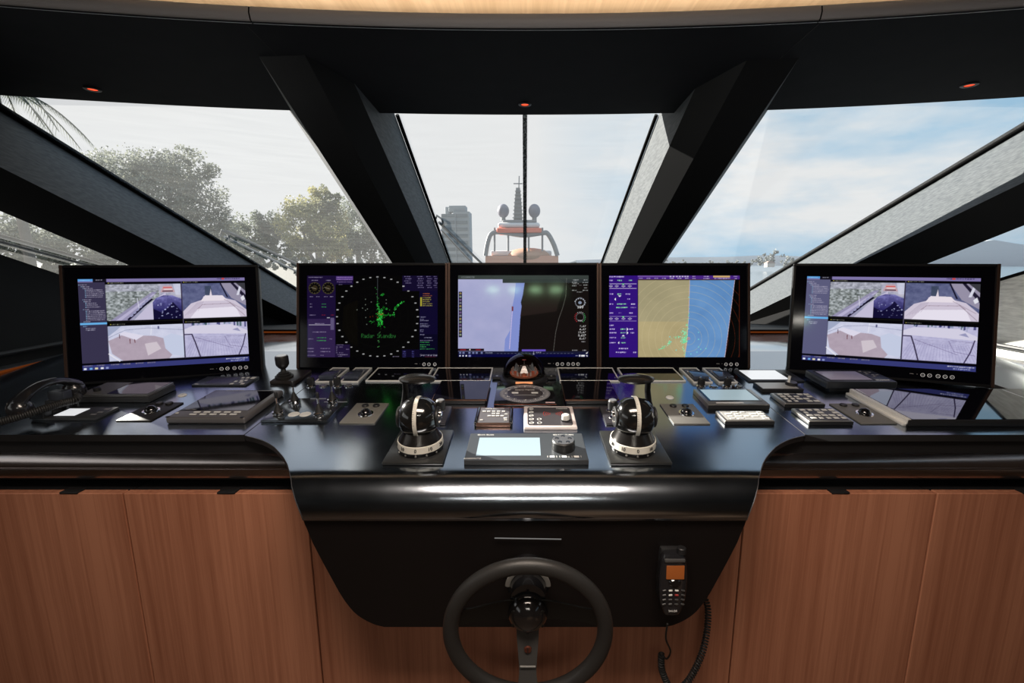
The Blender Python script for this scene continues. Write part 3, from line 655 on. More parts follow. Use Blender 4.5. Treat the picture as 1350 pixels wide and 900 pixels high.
    R.poly([(840, 40), (1000, 40), (1000, 210), (905, 150)], g(150, 144, 166)); R.line([(842, 45), (880, 140)], 9, g(26, 24, 44)); R.poly([(905, 40), (925, 40), (1000, 130), (1000, 170)], g(36, 32, 52)); R.poly([(940, 130), (962, 60), (978, 60), (956, 130)], g(214, 214, 230)); R.poly([(965, 150), (985, 130), (995, 160), (975, 175)], g(226, 226, 236)); R.poly([(940, 40), (1000, 40), (1000, 100)], g(60, 60, 66))
    for k in range(6): R.line([(610 + k * 16, 270 - k * 6), (690 + k * 8, 180 - k * 2)], 2, g(150, 136, 160), .7)
    R.line([(690, 225), (720, 195), (900, 190), (930, 215)], 3, g(150, 130, 146)); R.line([(890, 180), (990, 285)], 3, g(140, 124, 140)); R.line([(860, 160), (985, 240)], 3, g(160, 144, 160))
    # view 3: teak deck with a table
    c3 = (R.X > 152) & (R.X < 592) & (R.Y > 330) & (R.Y < 572)
    R.put(c3, np.stack([.80 + .1 * (n1 - .5), .81 + .1 * (n1 - .5), .90 + .08 * (n1 - .5)], -1))
    R.put(R.mpoly([(152, 430), (260, 380), (330, 400), (420, 408), (480, 430), (520, 545), (500, 572), (230, 572), (170, 520)]), np.stack([.66 + .06 * n1, .60 + .06 * n1, .66 + .06 * n1], -1))
    R.poly([(210, 385), (250, 372), (355, 402), (310, 432)], g(222, 218, 236)); R.line([(216, 388), (218, 415)], 4, g(90, 60, 70)); R.line([(275, 425), (276, 452)], 5, g(110, 64, 70)); R.line([(302, 428), (304, 448)], 5, g(110, 64, 70))
    R.poly([(360, 460), (430, 450), (455, 500), (375, 545)], g(214, 204, 212), .8); R.poly([(470, 420), (520, 395), (592, 420), (592, 560), (520, 548), (480, 500)], g(196, 204, 228)); R.poly([(300, 345), (420, 350), (410, 400), (300, 375)], g(206, 208, 230)); R.line([(404, 335), (398, 400)], 3, g(236, 236, 246)); R.poly([(152, 330), (230, 330), (200, 360), (152, 400)], g(150, 160, 190), .8)
    R.line([(152, 410), (250, 360), (380, 350), (500, 362), (592, 372)], 3, g(120, 126, 156), .7); R.line([(152, 520), (210, 572)], 8, g(232, 230, 240)); R.rect(440, 340, 450, 360, g(90, 92, 130))
    # view 4: sunlit planked deck with rails
    c4 = (R.X > 600) & (R.X < 1000) & (R.Y > 330) & (R.Y < 572)
    R.put(c4, np.stack([.72 + .14 * (n1 - .5), .71 + .14 * (n1 - .5), .84 + .12 * (n1 - .5)], -1))
    R.poly([(600, 370), (660, 345), (900, 345), (1000, 395), (1000, 420), (600, 400)], g(212, 208, 228))
    for k in range(27): x = 625 + k * 15; R.line([(800 + (x - 800) * .9, 455), (800 + (x - 800) * 1.25, 572)], 2, g(134, 128, 172), .6)
    for k in range(5): R.line([(640, 425 + k * 8), (960, 440 + k * 12)], 2, g(120, 112, 150), .5)
    R.line([(600, 408), (645, 408), (664, 470), (690, 572)], 8, g(52, 44, 70)); R.line([(985, 420), (965, 500), (935, 572)], 7, g(62, 54, 84)); R.line([(664, 430), (900, 520)], 3, g(110, 100, 140), .8); R.line([(850, 430), (880, 500), (990, 520)], 3, g(110, 100, 140), .8); R.line([(860, 425), (985, 435)], 3, g(110, 100, 140), .8)
    R.poly([(900, 385), (935, 372), (955, 400)], g(150, 150, 186)); 
    for k in range(24): x = rg.uniform(640, 1000); R.rect(x, 330, x + rg.uniform(4, 14), 330 + rg.uniform(4, 16 if x < 900 else 40), [g(60, 60, 110), g(140, 150, 180), g(60, 90, 90)][k % 3], .8)
    for (x, y) in ((170, 27), (612, 27), (170, 314), (612, 314)): R.rect(x - 18, y - 3, x + (430 if x < 300 else 388), y + 12, g(5, 5, 10)); R.dash(x + 6, y, 80, 7, g(150, 150, 130), .8); R.ell(x, y + 3, 3, 3, g(190, 180, 80))
    R.rect(152, 292, 1000, 311, g(4, 4, 9)); R.rect(594, 24, 600, 600, g(70, 64, 90)); R.rect(152, 300, 1000, 303, g(90, 90, 60), .5)
    R.rect(0, 588, 1000, 626, g(56, 60, 116)); R.rect(0, 576, 1000, 590, g(10, 9, 20))
    for x in (10, 80, 160, 225, 300, 370): R.dash(x, 592, 46, 7, g(160, 150, 150), .8)
    for k, x in enumerate((8, 40, 70, 102, 130)): R.rect(x, 608, x + 16, 620, [g(230, 235, 245), g(110, 170, 230), g(220, 210, 170), g(235, 235, 240), g(140, 150, 200)][k])
    R.dash(850, 596, 140, 8, g(220, 220, 235)); R.dash(880, 610, 90, 9, g(180, 185, 225))
    return R.mesh(name, SW, SH, .95)
scr_cam = camera_wall('deck_views_a', 0, g(58, 54, 78)); scr_cam2 = camera_wall('deck_views_b', 0, g(92, 92, 124))
# ================================================================== console
def interp(tab, x):
    for (a, b), (c, d) in zip(tab, tab[1:]):
        if a <= x <= c: return b + (d - b) * (x - a) / (c - a)
    return tab[0][1] if x < tab[0][0] else tab[-1][1]
HW = [(573, 371), (574, 368), (576, 358), (579, 348), (583, 339), (588, 331), (594, 325), (602, 318), (612, 312.5), (630, 308), (640, 307), (660, 302), (680, 294), (689, 291),
      (700, 286), (715, 280), (740, 267), (760, 256), (780, 245), (791, 238), (799, 232), (806, 226), (812, 219), (817, 211), (821, 203), (824, 195), (826, 186)]
def pyz(Y, z):
    h = z - CZ; fw = Y * CT - h * ST; up = Y * ST + h * CT
    return CY - F * up / fw, fw
def hw_at(Y, z):
    py, fw = pyz(Y, z); return interp(HW, py) * fw / F
# profile of the centre worktop: flat, then rolled over the nose
prof = [(1.77, top_z(1.77)), (1.5, top_z(1.5)), (1.3, top_z(1.3))]
Y = 1.186
while Y > 1.015: prof.append((Y, top_z(Y))); Y -= (.003 if Y > 1.15 else .010)
R0 = .078; Yn = 1.005; zn = top_z(Yn)
cy_, cz_ = Yn + R0 * math.sin(TILT), zn - R0 * math.cos(TILT)
a1 = rad(96)
for i in range(19):
    a = TILT + (PI / 2 - TILT + rad(4)) * i / 18
    prof.append((cy_ - R0 * math.sin(a), cz_ + R0 * math.cos(a)))
Yf, zf = prof[-1]
zs = C_(-.578); prof.append((Yf + .004, (zf + zs) / 2)); prof.append((Yf + .006, zs))
console = thing('helm_console', 'black satin helm console with rolled front edge in front of the steering wheel', 'console', (0, 1.3, 0))
def wl(mb, *a, **k):                          # world-space mesh under a thing that is only translated
    mb.bm.transform(Matrix.Translation(-console.location)); return mb.build(*a, **k)
rows = []
for (Y, z) in prof:
    h = .768 if Y > 1.187 else min(.768, hw_at(Y, z))
    rows.append((Y, z, h))
M_ = 24
def loft(rows, M_=M_):
    v = []; f = []
    for (Y, z, h) in rows:
        for j in range(M_ + 1): v.append((-h + 2 * h * j / M_, Y, z))
    for i in range(len(rows) - 1):
        for j in range(M_): a = i * (M_ + 1) + j; f.append((a, a + 1, a + M_ + 2, a + M_ + 1))
    return v, f
v, f = loft(rows)
o = wl(MB().faces(v, f), 'worktop', SHELL, console, recalc=False, ang=25); solidify(o, .016, -1); o.data.materials.append(BLK2); o.modifiers[0].material_offset_rim = 1; o.data.flip_normals()
# thin bright line round the underside lip
def side_pts(s): return [Vector((s * (h + .0005), Y, z - .001)) for (Y, z, h) in rows if Y < 1.19]
for s in (-1, 1): wl(MB().tube(side_pts(s)[::2], .0013, 5), 'edge_line', mat('dull_metal_edge', (.16, .16, .17), .35, metal=.8), console)
# front panel with rounded lower corners
pr = []
zt = zs - .003; zb = C_(-.8865)
for i in range(40):
    u = i / 39; u = 1 - (1 - u) ** 1.6
    z = zt + (zb - zt) * u; Yp = .948 + .03 * u; pr.append((Yp, z, hw_at(Yp, z)))
v, f = loft(pr, 20)
PANEL = mat('black_panel', (.006, .0045, .0045), .5, spec=.3)
o = wl(MB().faces(v, f), 'front_panel', PANEL, console, recalc=False); solidify(o, .015, -1); o.data.flip_normals()
# body behind it, reaching back to the cabinets
v = []; f = []
pb = pr[::3] + [pr[-1]]
for (Yp, z, h) in pb: v += [(-h * .97, Yp + .016, z + .004), (h * .97, Yp + .016, z + .004), (h * .97, 1.164, z + .004), (-h * .97, 1.164, z + .004)]
for i in range(len(pb) - 1):
    a = 4 * i; b = a + 4
    for k in range(4): f.append((a + k, a + (k + 1) % 4, b + (k + 1) % 4, b + k))
f.append(tuple(range(4))); f.append(tuple(len(v) - 4 + k for k in range(4)))
wl(MB().faces(v, f), 'body', PANEL, console)
a = at_y(652, 709, .945); b = at_y(740, 710.5, .945)
o = wl(MB().tube([a, b], .0012, 6), 'slot_line', emis('slot_glow', (.8, .78, .75), .22), console, label='thin pale light line above the steering wheel')
# sub frame under the flat part
mb = MB(); mb.box((0, 1.49, top_z(1.49) - .085), (1.5, .55, .11), M=None); wl(mb, 'under_frame', BLK2, console)

# side worktops
for s, lab in ((-1, 'black satin side worktop left of the console seam, carrying the telephone'), (1, 'black satin side worktop right of the console seam, carrying the large chart display')):
    xa, xb = s * .771, s * 2.0
    t = thing('side_worktop', lab, 'worktop', (s * 1.4, 1.186, 0))
    v = []; 
    ys = [1.184, 1.30, 1.5, 1.7, 1.98]
    for y in ys: v += [(xa, y, top_z(y)), (xb, y, top_z(y))]
    f = [(2 * i, 2 * i + 1, 2 * i + 3, 2 * i + 2) for i in range(4)]
    mb = MB().faces(v, f)
    for q in mb.bm.faces:
        q.normal_update()
        if q.normal.z < 0: q.normal_flip()
    mb.bm.transform(Matrix.Translation(-t.location)); o = mb.build('top_slab', SHELL, t, recalc=False); solidify(o, .020, -1); o.data.materials.append(BLK2); o.modifiers[0].material_offset_rim = 1
    mb = MB(); mb.box(((xa * .84 + xb) / 2, 1.235, top_z(1.19) - .048), (abs(xb - xa * .84), .07, .054)); mb.bm.transform(Matrix.Translation(-t.location)); mb.build('front_apron', BLK2, t)
    # bright seam where it meets the centre worktop
    mb = MB(); mb.tube([(s * .7695, 1.186, top_z(1.186) - .0005), (s * .7695, 1.765, top_z(1.765) - .0005)], .0012, 5)
    mb.bm.transform(Matrix.Translation(-t.location)); mb.build('seam_strip', mat('seam_metal', (.5, .5, .5), .3, metal=.9) if s > 0 else MATS['seam_black'], t)

# rounded metal rail under the side worktops
RAIL = mat('dark_brushed_rail', (.42, .37, .36), .22, metal=1.)
for s, lab in ((-1, 'dark brushed metal rail above the left wooden cabinets'), (1, 'dark brushed metal rail above the right wooden cabinets')):
    pts = [(1.26, C_(-.520))]
    for i in range(11):
        a = rad(80 - 75 * i / 10); pts.append((1.226 - .046 * math.cos(a), C_(-.566) + .044 * math.sin(a)))
    pts += [(1.1800, C_(-.5655)), (1.1815, C_(-.5675)), (1.1815, C_(-.5695)), (1.1790, C_(-.5710)), (1.1800, C_(-.582)), (1.186, C_(-.598)), (1.196, C_(-.608)), (1.26, C_(-.612))]
    v = []; f = []; n = len(pts)
    for x in (s * .50, s * 2.2): v += [(x, y, z) for (y, z) in pts]
    f = [(i, (i + 1) % n, n + (i + 1) % n, n + i) for i in range(n)] + [tuple(range(n)), tuple(range(n, 2 * n))]
    o = MB().faces(v, f).build('rail', RAIL, ang=20); tag(o, lab, 'rail')
mb = MB(); mb.box((0, 1.30, C_(-.575)), (4.4, .10, .12)); struct('trim_16', mb, BLK2)

# cabinets
OAK = wood('reddish_oak_veneer', (.32, .120, .066), (.51, .220, .128), .42, (75, 75, 1.4))
def cabinet(x0, x1, name, lab, door, latch=None):
    t = thing(name, lab, 'cabinet', ((x0 + x1) / 2, 1.18, .02), group=None)
    W = x1 - x0; H = C_(-.634) - .02
    MB().box((0, .21, H / 2 - .003), (W - .004, .38, H - .008)).build('carcass', BLK2, t)
    g = .0022
    MB().box((0, -.004, H / 2), (W - 2 * g, .023, H), .0015, 1).build(door, OAK, t)
    if latch is not None:
        MB().box((latch - (x0 + x1) / 2, -.003, H + .002), (.050, .030, .006), .002).build('latch', BLK2, t, label='small black latch tab on the door top')
cabinet(-1.66, -1.112, 'cabinet', 'reddish oak cabinet, outermost on the left under the telephone', 'door', -1.26)
cabinet(-1.112, -.606, 'cabinet', 'reddish oak cabinet touching the left side of the helm console', 'door', -.825)
cabinet(-.606, .612, 'cabinet', 'wide reddish oak front behind the steering wheel, below the console', 'front_board')
cabinet(.612, 1.139, 'cabinet', 'reddish oak cabinet touching the right side of the helm console', 'door', .872)
cabinet(1.139, 1.69, 'cabinet', 'reddish oak cabinet, outermost on the right under the large chart display', 'door', 1.40)

# ------------------------------------------------------------------ monitors
def monitor(name, lab, p, yaw, tilt, screen_mat_obj, nbtn, edges, group=None, bx0=.12, foot=False):
    t = thing(name, lab, 'monitor', (p[0], p[1], p[2] + CZ), (rad(tilt), 0, rad(yaw)), group)
    zt, zb = .2115, -.2115
    W = .598 if not edges else .616
    # housing
    mb = MB(); mb.box((0, .034, 0), (W - .012, .056, zt - zb - .012), .006); mb.build('housing', BLK2, t)
    # bezel as a frame (four mitred bars) standing a little proud of the glass
    mb = MB(); b = .010; zc = 0; H = zt - zb
    for (x, z, dx, dz) in ((0, zt - b / 2, W, b), (0, zb + b / 2, W, b), (-W / 2 + b / 2, 0, b, H - 2 * b), (W / 2 - b / 2, 0, b, H - 2 * b)):
        mb.box((x, .004, z), (dx, .018, dz), .0015, 1)
    mb.build('bezel', BEZ, t)
    for s in (-1, 1):
        if edges and s == -edges: continue
        MB().box((s * (W / 2 - .0045), -.0058, 0), (.009, .0025, zt - zb), .001, 1).build('edge_strip', BRONZE, t, label='dark bronze edge strip')
        MB().lathe([(.0, .0), (.0026, .0), (.0026, .0012), (0, .0012)], (s * (W / 2 - .0045), -.0072, .0), 12, M=RX(PI / 2)).build('screw', BLK2, t)
    MB().box((0, .0025, 0), (W - 2 * b + .001, .006, zt - zb - 2 * b + .001)).build('front_glass', GLASSM, t)
    me = screen_mat_obj; o = bpy.data.objects.new('screen', me); COL.objects.link(o); o.parent = t; o.location = (0, -.0012, 0)
    # touch buttons printed in the lower bezel
    zz = -.186 if edges else -.190
    for k in range(nbtn):
        x = bx0 + k * .0195 + (.004 if k > 1 else 0)
        mb = MB(); mb.torus(.0058, .00075, (x, -.0008, zz), 20, 5, M=RX(PI / 2)); mb.box((x, -.0008, zz), (.005, .0006, .0009)); mb.build('touch_button', mat('button_print', (.75, .75, .75), .5, emit=(.7, .7, .7), es=.25), t)
    mb = MB(); mb.box((bx0 - .032, -.0006, zz + .002), (.012, .0004, .002)); mb.box((bx0 - .016, -.0006, zz + .002), (.002, .0004, .002)); mb.build('status_mark', mat('dim_print', (.25, .25, .25), .5), t)
    if foot: # bracket foot at the outer end
        mb = MB(); mb.faces([(W / 2 - .02, .0, zb + .02), (W / 2 - .02, .06, zb + .02), (W / 2 + .07, .05, zb - .000), (W / 2 - .02, 0, zb - .002), (W / 2 - .02, .06, zb - .002), (W / 2 + .06, .02, zb - .004)],
                             [(0, 1, 2), (3, 5, 4), (0, 2, 5, 3), (1, 4, 5, 2), (0, 3, 4, 1)]); mb.build('foot', BLK2, t)
    return t
MP = dict(L=((-1.326, 1.675, -.225), 18, -10.7), R=((1.321, 1.651, -.219), -22.3, -12.6))
monitor('monitor', 'leftmost wide black monitor, angled inward, showing four deck camera views', *MP['L'], scr_cam, 5, -1, 'security camera monitors', .165)
monitor('monitor', 'rightmost wide black monitor, angled inward, showing four deck camera views', *MP['R'], scr_cam2, 5, 1, 'security camera monitors', .115, foot=True)
monitor('monitor', 'black monitor with dark round radar picture, left of the three centre monitors', (-.6055, 1.797, -.219), 0, -10.2, scr_radar, 3, 0, 'centre row monitors', .205)
monitor('monitor', 'middle monitor behind the compass with pale blue and dark chart picture', (-.006, 1.797, -.218), 0, -10.2, scr_chart, 5, 0, 'centre row monitors', .135)
monitor('monitor', 'black monitor with tan and blue radar chart, right of the three centre monitors', (.5935, 1.797, -.219), 0, -10.2, scr_map, 3, 0, 'centre row monitors', .205)
# ================================================================== instruments on the worktop
KEYW = mat('pale_key', (.66, .66, .63), .45); KEYG = mat('grey_key', (.25, .25, .25), .45)
LCD = mat('pale_blue_lcd', (.22, .28, .32), .25, emit=(.55, .76, .85), es=.42, spec=.5)
LCDW = mat('white_lcd', (.3, .3, .31), .25, emit=(.80, .82, .84), es=.85)
LCDD = mat('dim_violet_lcd', (.05, .045, .06), .2, emit=(.13, .11, .14), es=.7)
REDI = emis('red_print_glow', (.9, .10, .07), .6)
GLOW = emis('warm_compass_glow', (1.0, .38, .16), .9)
def dev(name, lab, cat, xl, xr, yf, yb, h, group=None):
    """an Empty on the worktop under the rectangle whose top face is seen between these pixels"""
    a = on(xl, yf, h); b = on(xr, yf, h); c = on((xl + xr) / 2, yb, h)
    w = b.x - a.x; Y = (a.y + c.y) / 2; d = (c.y - a.y) / math.cos(TILT)
    base = Vector(((a.x + b.x) / 2, Y, 0)) - NRM * h; base.z = top_z(base.y)
    t = thing(name, lab, cat, base, (TILT, 0, 0), group); t['_w'] = w; return t, w, d
def lc(t, px, py, h=0.):                       # pixel -> local x, y on the face h above the worktop
    p = on(px, py, h) - t.location; p = Euler((-TILT, 0, 0)).to_matrix() @ p; return p.x, p.y
def slab(t, w, d, h, m, name='base_plate', bev=.0015, z0=0.0):
    return MB().box((0, 0, (h + z0) / 2), (w, d, h - z0), bev, 2).build(name, m, t)
def patch(mb, x0, y0, x1, y1, z, th=.0006, bev=0): mb.box(((x0 + x1) / 2, (y0 + y1) / 2, z + th / 2), (abs(x1 - x0), abs(y1 - y0), th), bev, 1); return mb
def frame(mb, w, d, b, z0, z1, bev=.0008):
    for (x, y, dx, dy) in ((0, d / 2 - b / 2, w, b), (0, -d / 2 + b / 2, w, b), (-w / 2 + b / 2, 0, b, d - 2 * b), (w / 2 - b / 2, 0, b, d - 2 * b)): mb.box((x, y, (z0 + z1) / 2), (dx, dy, z1 - z0), bev, 1)
    return mb

# ---- trackballs
def trackball(lab, xl, xr, yf, yb, ball, btns, plate, red=False):
    t, w, d = dev('trackball_unit', lab, 'trackball', xl, xr, yf, yb, .004, 'trackball panels')
    slab(t, w, d, .004, plate, bev=.001)
    x, y = lc(t, *ball, .008)
    MB().lathe([(.0165, .004), (.0235, .0042), (.0225, .0068), (.0175, .0072), (.0165, .0045)], (x, y, 0), 36, cap=False).build('ring', CHROME, t)
    b = MB().ball((x, y, .0045), .0172, 32).build('ball', GLOSS, t)
    if red:
        MB().ball((x, y + .004, .018), .0045, 12, (1, 1, .4)).build('ball_glow', emis('red_ball_glow', (.9, .05, .05), .6), b)
    for (bx, by) in btns:
        x, y = lc(t, bx, by, .008); MB().lathe([(.0105, .004), (.0105, .0075), (.009, .0092), (.0, .0096)], (x, y, 0), 24).build('button', BLK2, t)
    return t
PLT = mat('lit_grey_plate', (.26, .25, .22), .45, metal=.4)  # sunlight on this plate put into a lighter grey
trackball('dark trackball panel with red glint, left of the flat keypad display', 152, 198, 554, 530, (199, 540), ((210, 530.5), (223, 530.5)), mat('brown_black_face', (.016, .015, .015), .5, spec=.3), True)
trackball('sunlit grey trackball panel beside the four boot levers', 447, 494, 557, 531, (482, 544), ((481.5, 533.5), (496, 533.5)), PLT)
trackball('grey trackball panel right of the right thruster lever', 888.4, 936.7, 558, 532, (905, 543), ((887.5, 533.8), (903.5, 533.8)), MGREY)
trackball('grey trackball panel nearest the large chart display', 1135.4, 1183.4, 557.5, 531.5, (1140, 543.5), ((1112, 532.8), (1128, 532.8)), MGREY, True)

# ---- flush black displays with thin silver frames
def flush(lab, xl, xr, yf, yb, name='flush_display'):
    t, w, d = dev(name, lab, 'display', xl, xr, yf, yb, .004, 'flush displays below the monitors')
    slab(t, w - .003, d - .003, .0035, BLK2, bev=.001)
    frame(MB(), w, d, .0046, .0, .0056).build('frame', PAL, t)
    patch(MB(), -w / 2 + .007, -d / 2 + .007, w / 2 - .007, d / 2 - .007, .0034, .0008).build('glass', GLASSB, t)
    return t
flush('flush black display below the radar monitor, silver framed', 481.5, 561, 502, 484.7)
flush('flush black display just left of the compass dome', 567, 646.5, 502, 484.7)
flush('flush black display just right of the compass dome', 738, 817.5, 502, 484.7)
flush('flush black display below the tan and blue chart monitor', 824, 904.5, 502, 484.7)

# ---- two raised black touch tablets either side of the compass
for lab, xl, xr in (('black touch tablet with thin copper rim left of the compass card', 569, 642), ('black touch tablet with thin copper rim right of the compass card', 744.6, 817)):
    t, w, d = dev('touch_tablet', lab, 'display', xl, xr, 527, 502, .014, 'touch tablets beside the compass')
    MB().box((0, -.004, .006), (w * .94, d * .96, .012), .003).build('stand', BLK2, t)
    MB().box((0, 0, .0125), (w, d, .005), .002, 2).build('casing', mat('copper_rim', (.14, .07, .045), .35, metal=.8), t)
    patch(MB(), -w / 2 + .002, -d / 2 + .002, w / 2 - .002, d / 2 - .002, .0150, .0008).build('glass', GLASSB, t)

# ---- switch panels with hinged clear covers and key switches in front of them
for lab, xl, xr, yf, yb, sh in (('leftmost silver framed switch panel with hinged cover, near the joystick', 415, 439, 503, 484.6, 1), ('silver framed switch panel with hinged cover left of the flush displays', 448, 472, 503, 484.6, 1),
                            ('silver framed switch panel with hinged cover right of the flush displays', 914.5, 940, 503.8, 484.8, -1), ('silver framed switch panel with hinged cover next to the pale touch panel', 948, 973, 503.8, 484.8, -1)):
    t, w, d = dev('covered_switch', lab, 'switch panel', xl, xr, yf, yb, .005, 'covered switch panels')
    slab(t, w - .002, d - .002, .004, mat('navy_plate', (.03, .037, .055), .35), bev=.001); frame(MB(), w, d, .0050, 0, .0065).build('frame', PAL, t)
    c = MB().box((0, -d * .17, .013), (w * .80, d * .42, .014), .002).build('switch_cover', mat('smoked_cover', (.05, .06, .085), .15, coat=.4), t)
    MB().tube([(-w * .42, d * .05, .016), (w * .42, d * .05, .016)], .0018, 8).build('hinge', SILVER, c)
    mb = MB()
    for k in range(4): patch(mb, -w * .3 + (k % 2) * w * .32, d * .18 + (k // 2) * d * .12, -w * .3 + (k % 2) * w * .32 + w * .2, d * .18 + (k // 2) * d * .12 + d * .035, .004)
    mb.build('legend', mat('faint_print', (.28, .30, .36), .5), t)
def keyswitch(lab, px, py, h=.026):
    p = on(px, py); t = thing('key_switch', lab, 'switch', p, (TILT, 0, 0), 'key switches')
    MB().lathe([(.0155, 0), (.0155, .003), (.0125, .0055), (.010, .006), (.0, .006)], seg=28).build('bezel', CHROME, t)
    MB().box((0, 0, .006 + h / 2), (.023, .015, h), .003).build('knob', BLK2, t)
    MB().lathe([(.005, .006 + h), (.005, .0085 + h), (.003, .010 + h), (0, .010 + h)], (-.003, 0, 0), 14).build('key_head', CHROME, t)
def pushbutton(lab, px, py):
    t = thing('push_button', lab, 'button', on(px, py), (TILT, 0, 0), 'metal push buttons')
    MB().lathe([(.015, 0), (.015, .0025), (.0125, .004), (.0105, .0035)], seg=28, cap=False).build('bezel', CHROME, t)
    MB().lathe([(.0, .0045), (.0095, .0042), (.0105, .0)], seg=24, cap=False).build('cap', SILVER, t)
keyswitch('black key switch on chrome base, leftmost, near the boot levers', 410.5, 509)
pushbutton('round metal push button between the two left key switches', 427, 509)
keyswitch('black key switch on chrome base below the gap between the left switch panels', 445, 509)
pushbutton('round metal push button right of the two left key switches', 460, 509)
keyswitch('black key switch on chrome base, left one of the right hand pair', 924, 509.5)
pushbutton('round metal push button between the two right key switches', 940.5, 509.5)
keyswitch('black key switch on chrome base behind the silver framed screen', 958.5, 509.5)
pushbutton('round metal push button right of the two right key switches', 974.5, 509.5)

# ---- joystick
t, w, d = dev('joystick', 'black joystick on a dark square plate beside the left camera monitor', 'joystick', 355, 389, 502.5, 487, .012)
slab(t, w, d, .012, mat('brown_black_plate', (.035, .028, .025), .35, metal=.5), bev=.002)
x, y = lc(t, 375, 497, .012)
mb = MB(M=TR(x, y, 0)); mb.lathe([(.030, .012), (.031, .018), (.022, .020), (.024, .025), (.017, .027), (.018, .031), (.010, .034), (.008, .044), (0, .044)], seg=28); mb.build('bellows', RUBBER, t)
mb = MB(M=TR(x, y, 0)); mb.lathe([(.008, .044), (.015, .050), (.0215, .060), (.0225, .066), (.0225, .088), (.0205, .093), (.0, .093)], seg=20); mb.build('grip', BLK2, t)
mb = MB(M=TR(x, y, 0)); mb.lathe([(.019, .0932), (.017, .095), (.008, .0955), (0, .0945)], seg=20); mb.build('grip_cap', SILVER, t)

# ---- plate with four boot levers
t, w, d = dev('boot_lever_unit', 'glossy dark plate with four short boot levers and two round caps', 'lever panel', 343, 430.5, 554, 524.5, .008)
slab(t, w, d, .008, mat('mirror_grey_plate', (.16, .18, .20), .16, metal=.9), bev=.0015)
for (px, py) in ((367.5, 547), (389, 531.5), (421.5, 547.5), (439, 530.5)):
    x, y = lc(t, px, py, .008)
    r = MB(M=TR(x, y, .008)).lathe([(.0165, 0), (.0165, .004), (.0155, .005), (.0165, .012), (.013, .014), (0, .014)], seg=26).build('lever', CHROME, t)
    prof = [(.0125, .014)]
    for k in range(7): z = .015 + k * .0036; r0 = .0125 - k * .0014; prof += [(r0, z), (r0 - .0018, z + .0018)]
    MB(M=TR(x, y, .008)).lathe(prof + [(.002, .041)], seg=22).build('boot', RUBBER, r)
    MB(M=TR(x, y, .008)).tube([(0, 0, .038), (0, .001, .058)], .0028, 8).build('stem', CHROME, r)
    MB(M=TR(x, y, .008)).tube([(0, .0005, .054), (0, .001, .056), (0, .0015, .070), (0, .0016, .073)], [.0042, .0048, .0048, .003], 10).build('tip', BLK2, r)
for px in (387.5, 402.5):
    x, y = lc(t, px, 546, .008); MB().lathe([(.0, .0098), (.0150, .0098), (.0165, .008)], (x, y, 0), 30, cap=False).build('round_cap', KEYW, t)
mb = MB()
for (px, py, l) in ((409, 525.5, 22), (427, 530, 16), (446, 530, 12)):
    x, y = lc(t, px, py, .008); patch(mb, x, y, x + l / 600 * 1.38, y + .0035, .008)
mb.build('legend', mat('faint_print', (.28, .30, .36), .5), t)

# small loose caps on the worktop
for px, py, lab in ((240.5, 521, 'small pale round cap left of the flat keypad display'), (883, 524, 'small pale round cap right of the right T handle'), (1334, 523, 'small pale round cap at the far right beyond the chart display')):
    o = MB().lathe([(.0, .0045), (.010, .004), (.0125, .002), (.013, 0)], seg=24, cap=False).build('round_cap', KEYW); o.location = on(px, py); o.rotation_euler = (TILT, 0, 0); tag(o, lab, 'cap', 'round caps on the worktop')

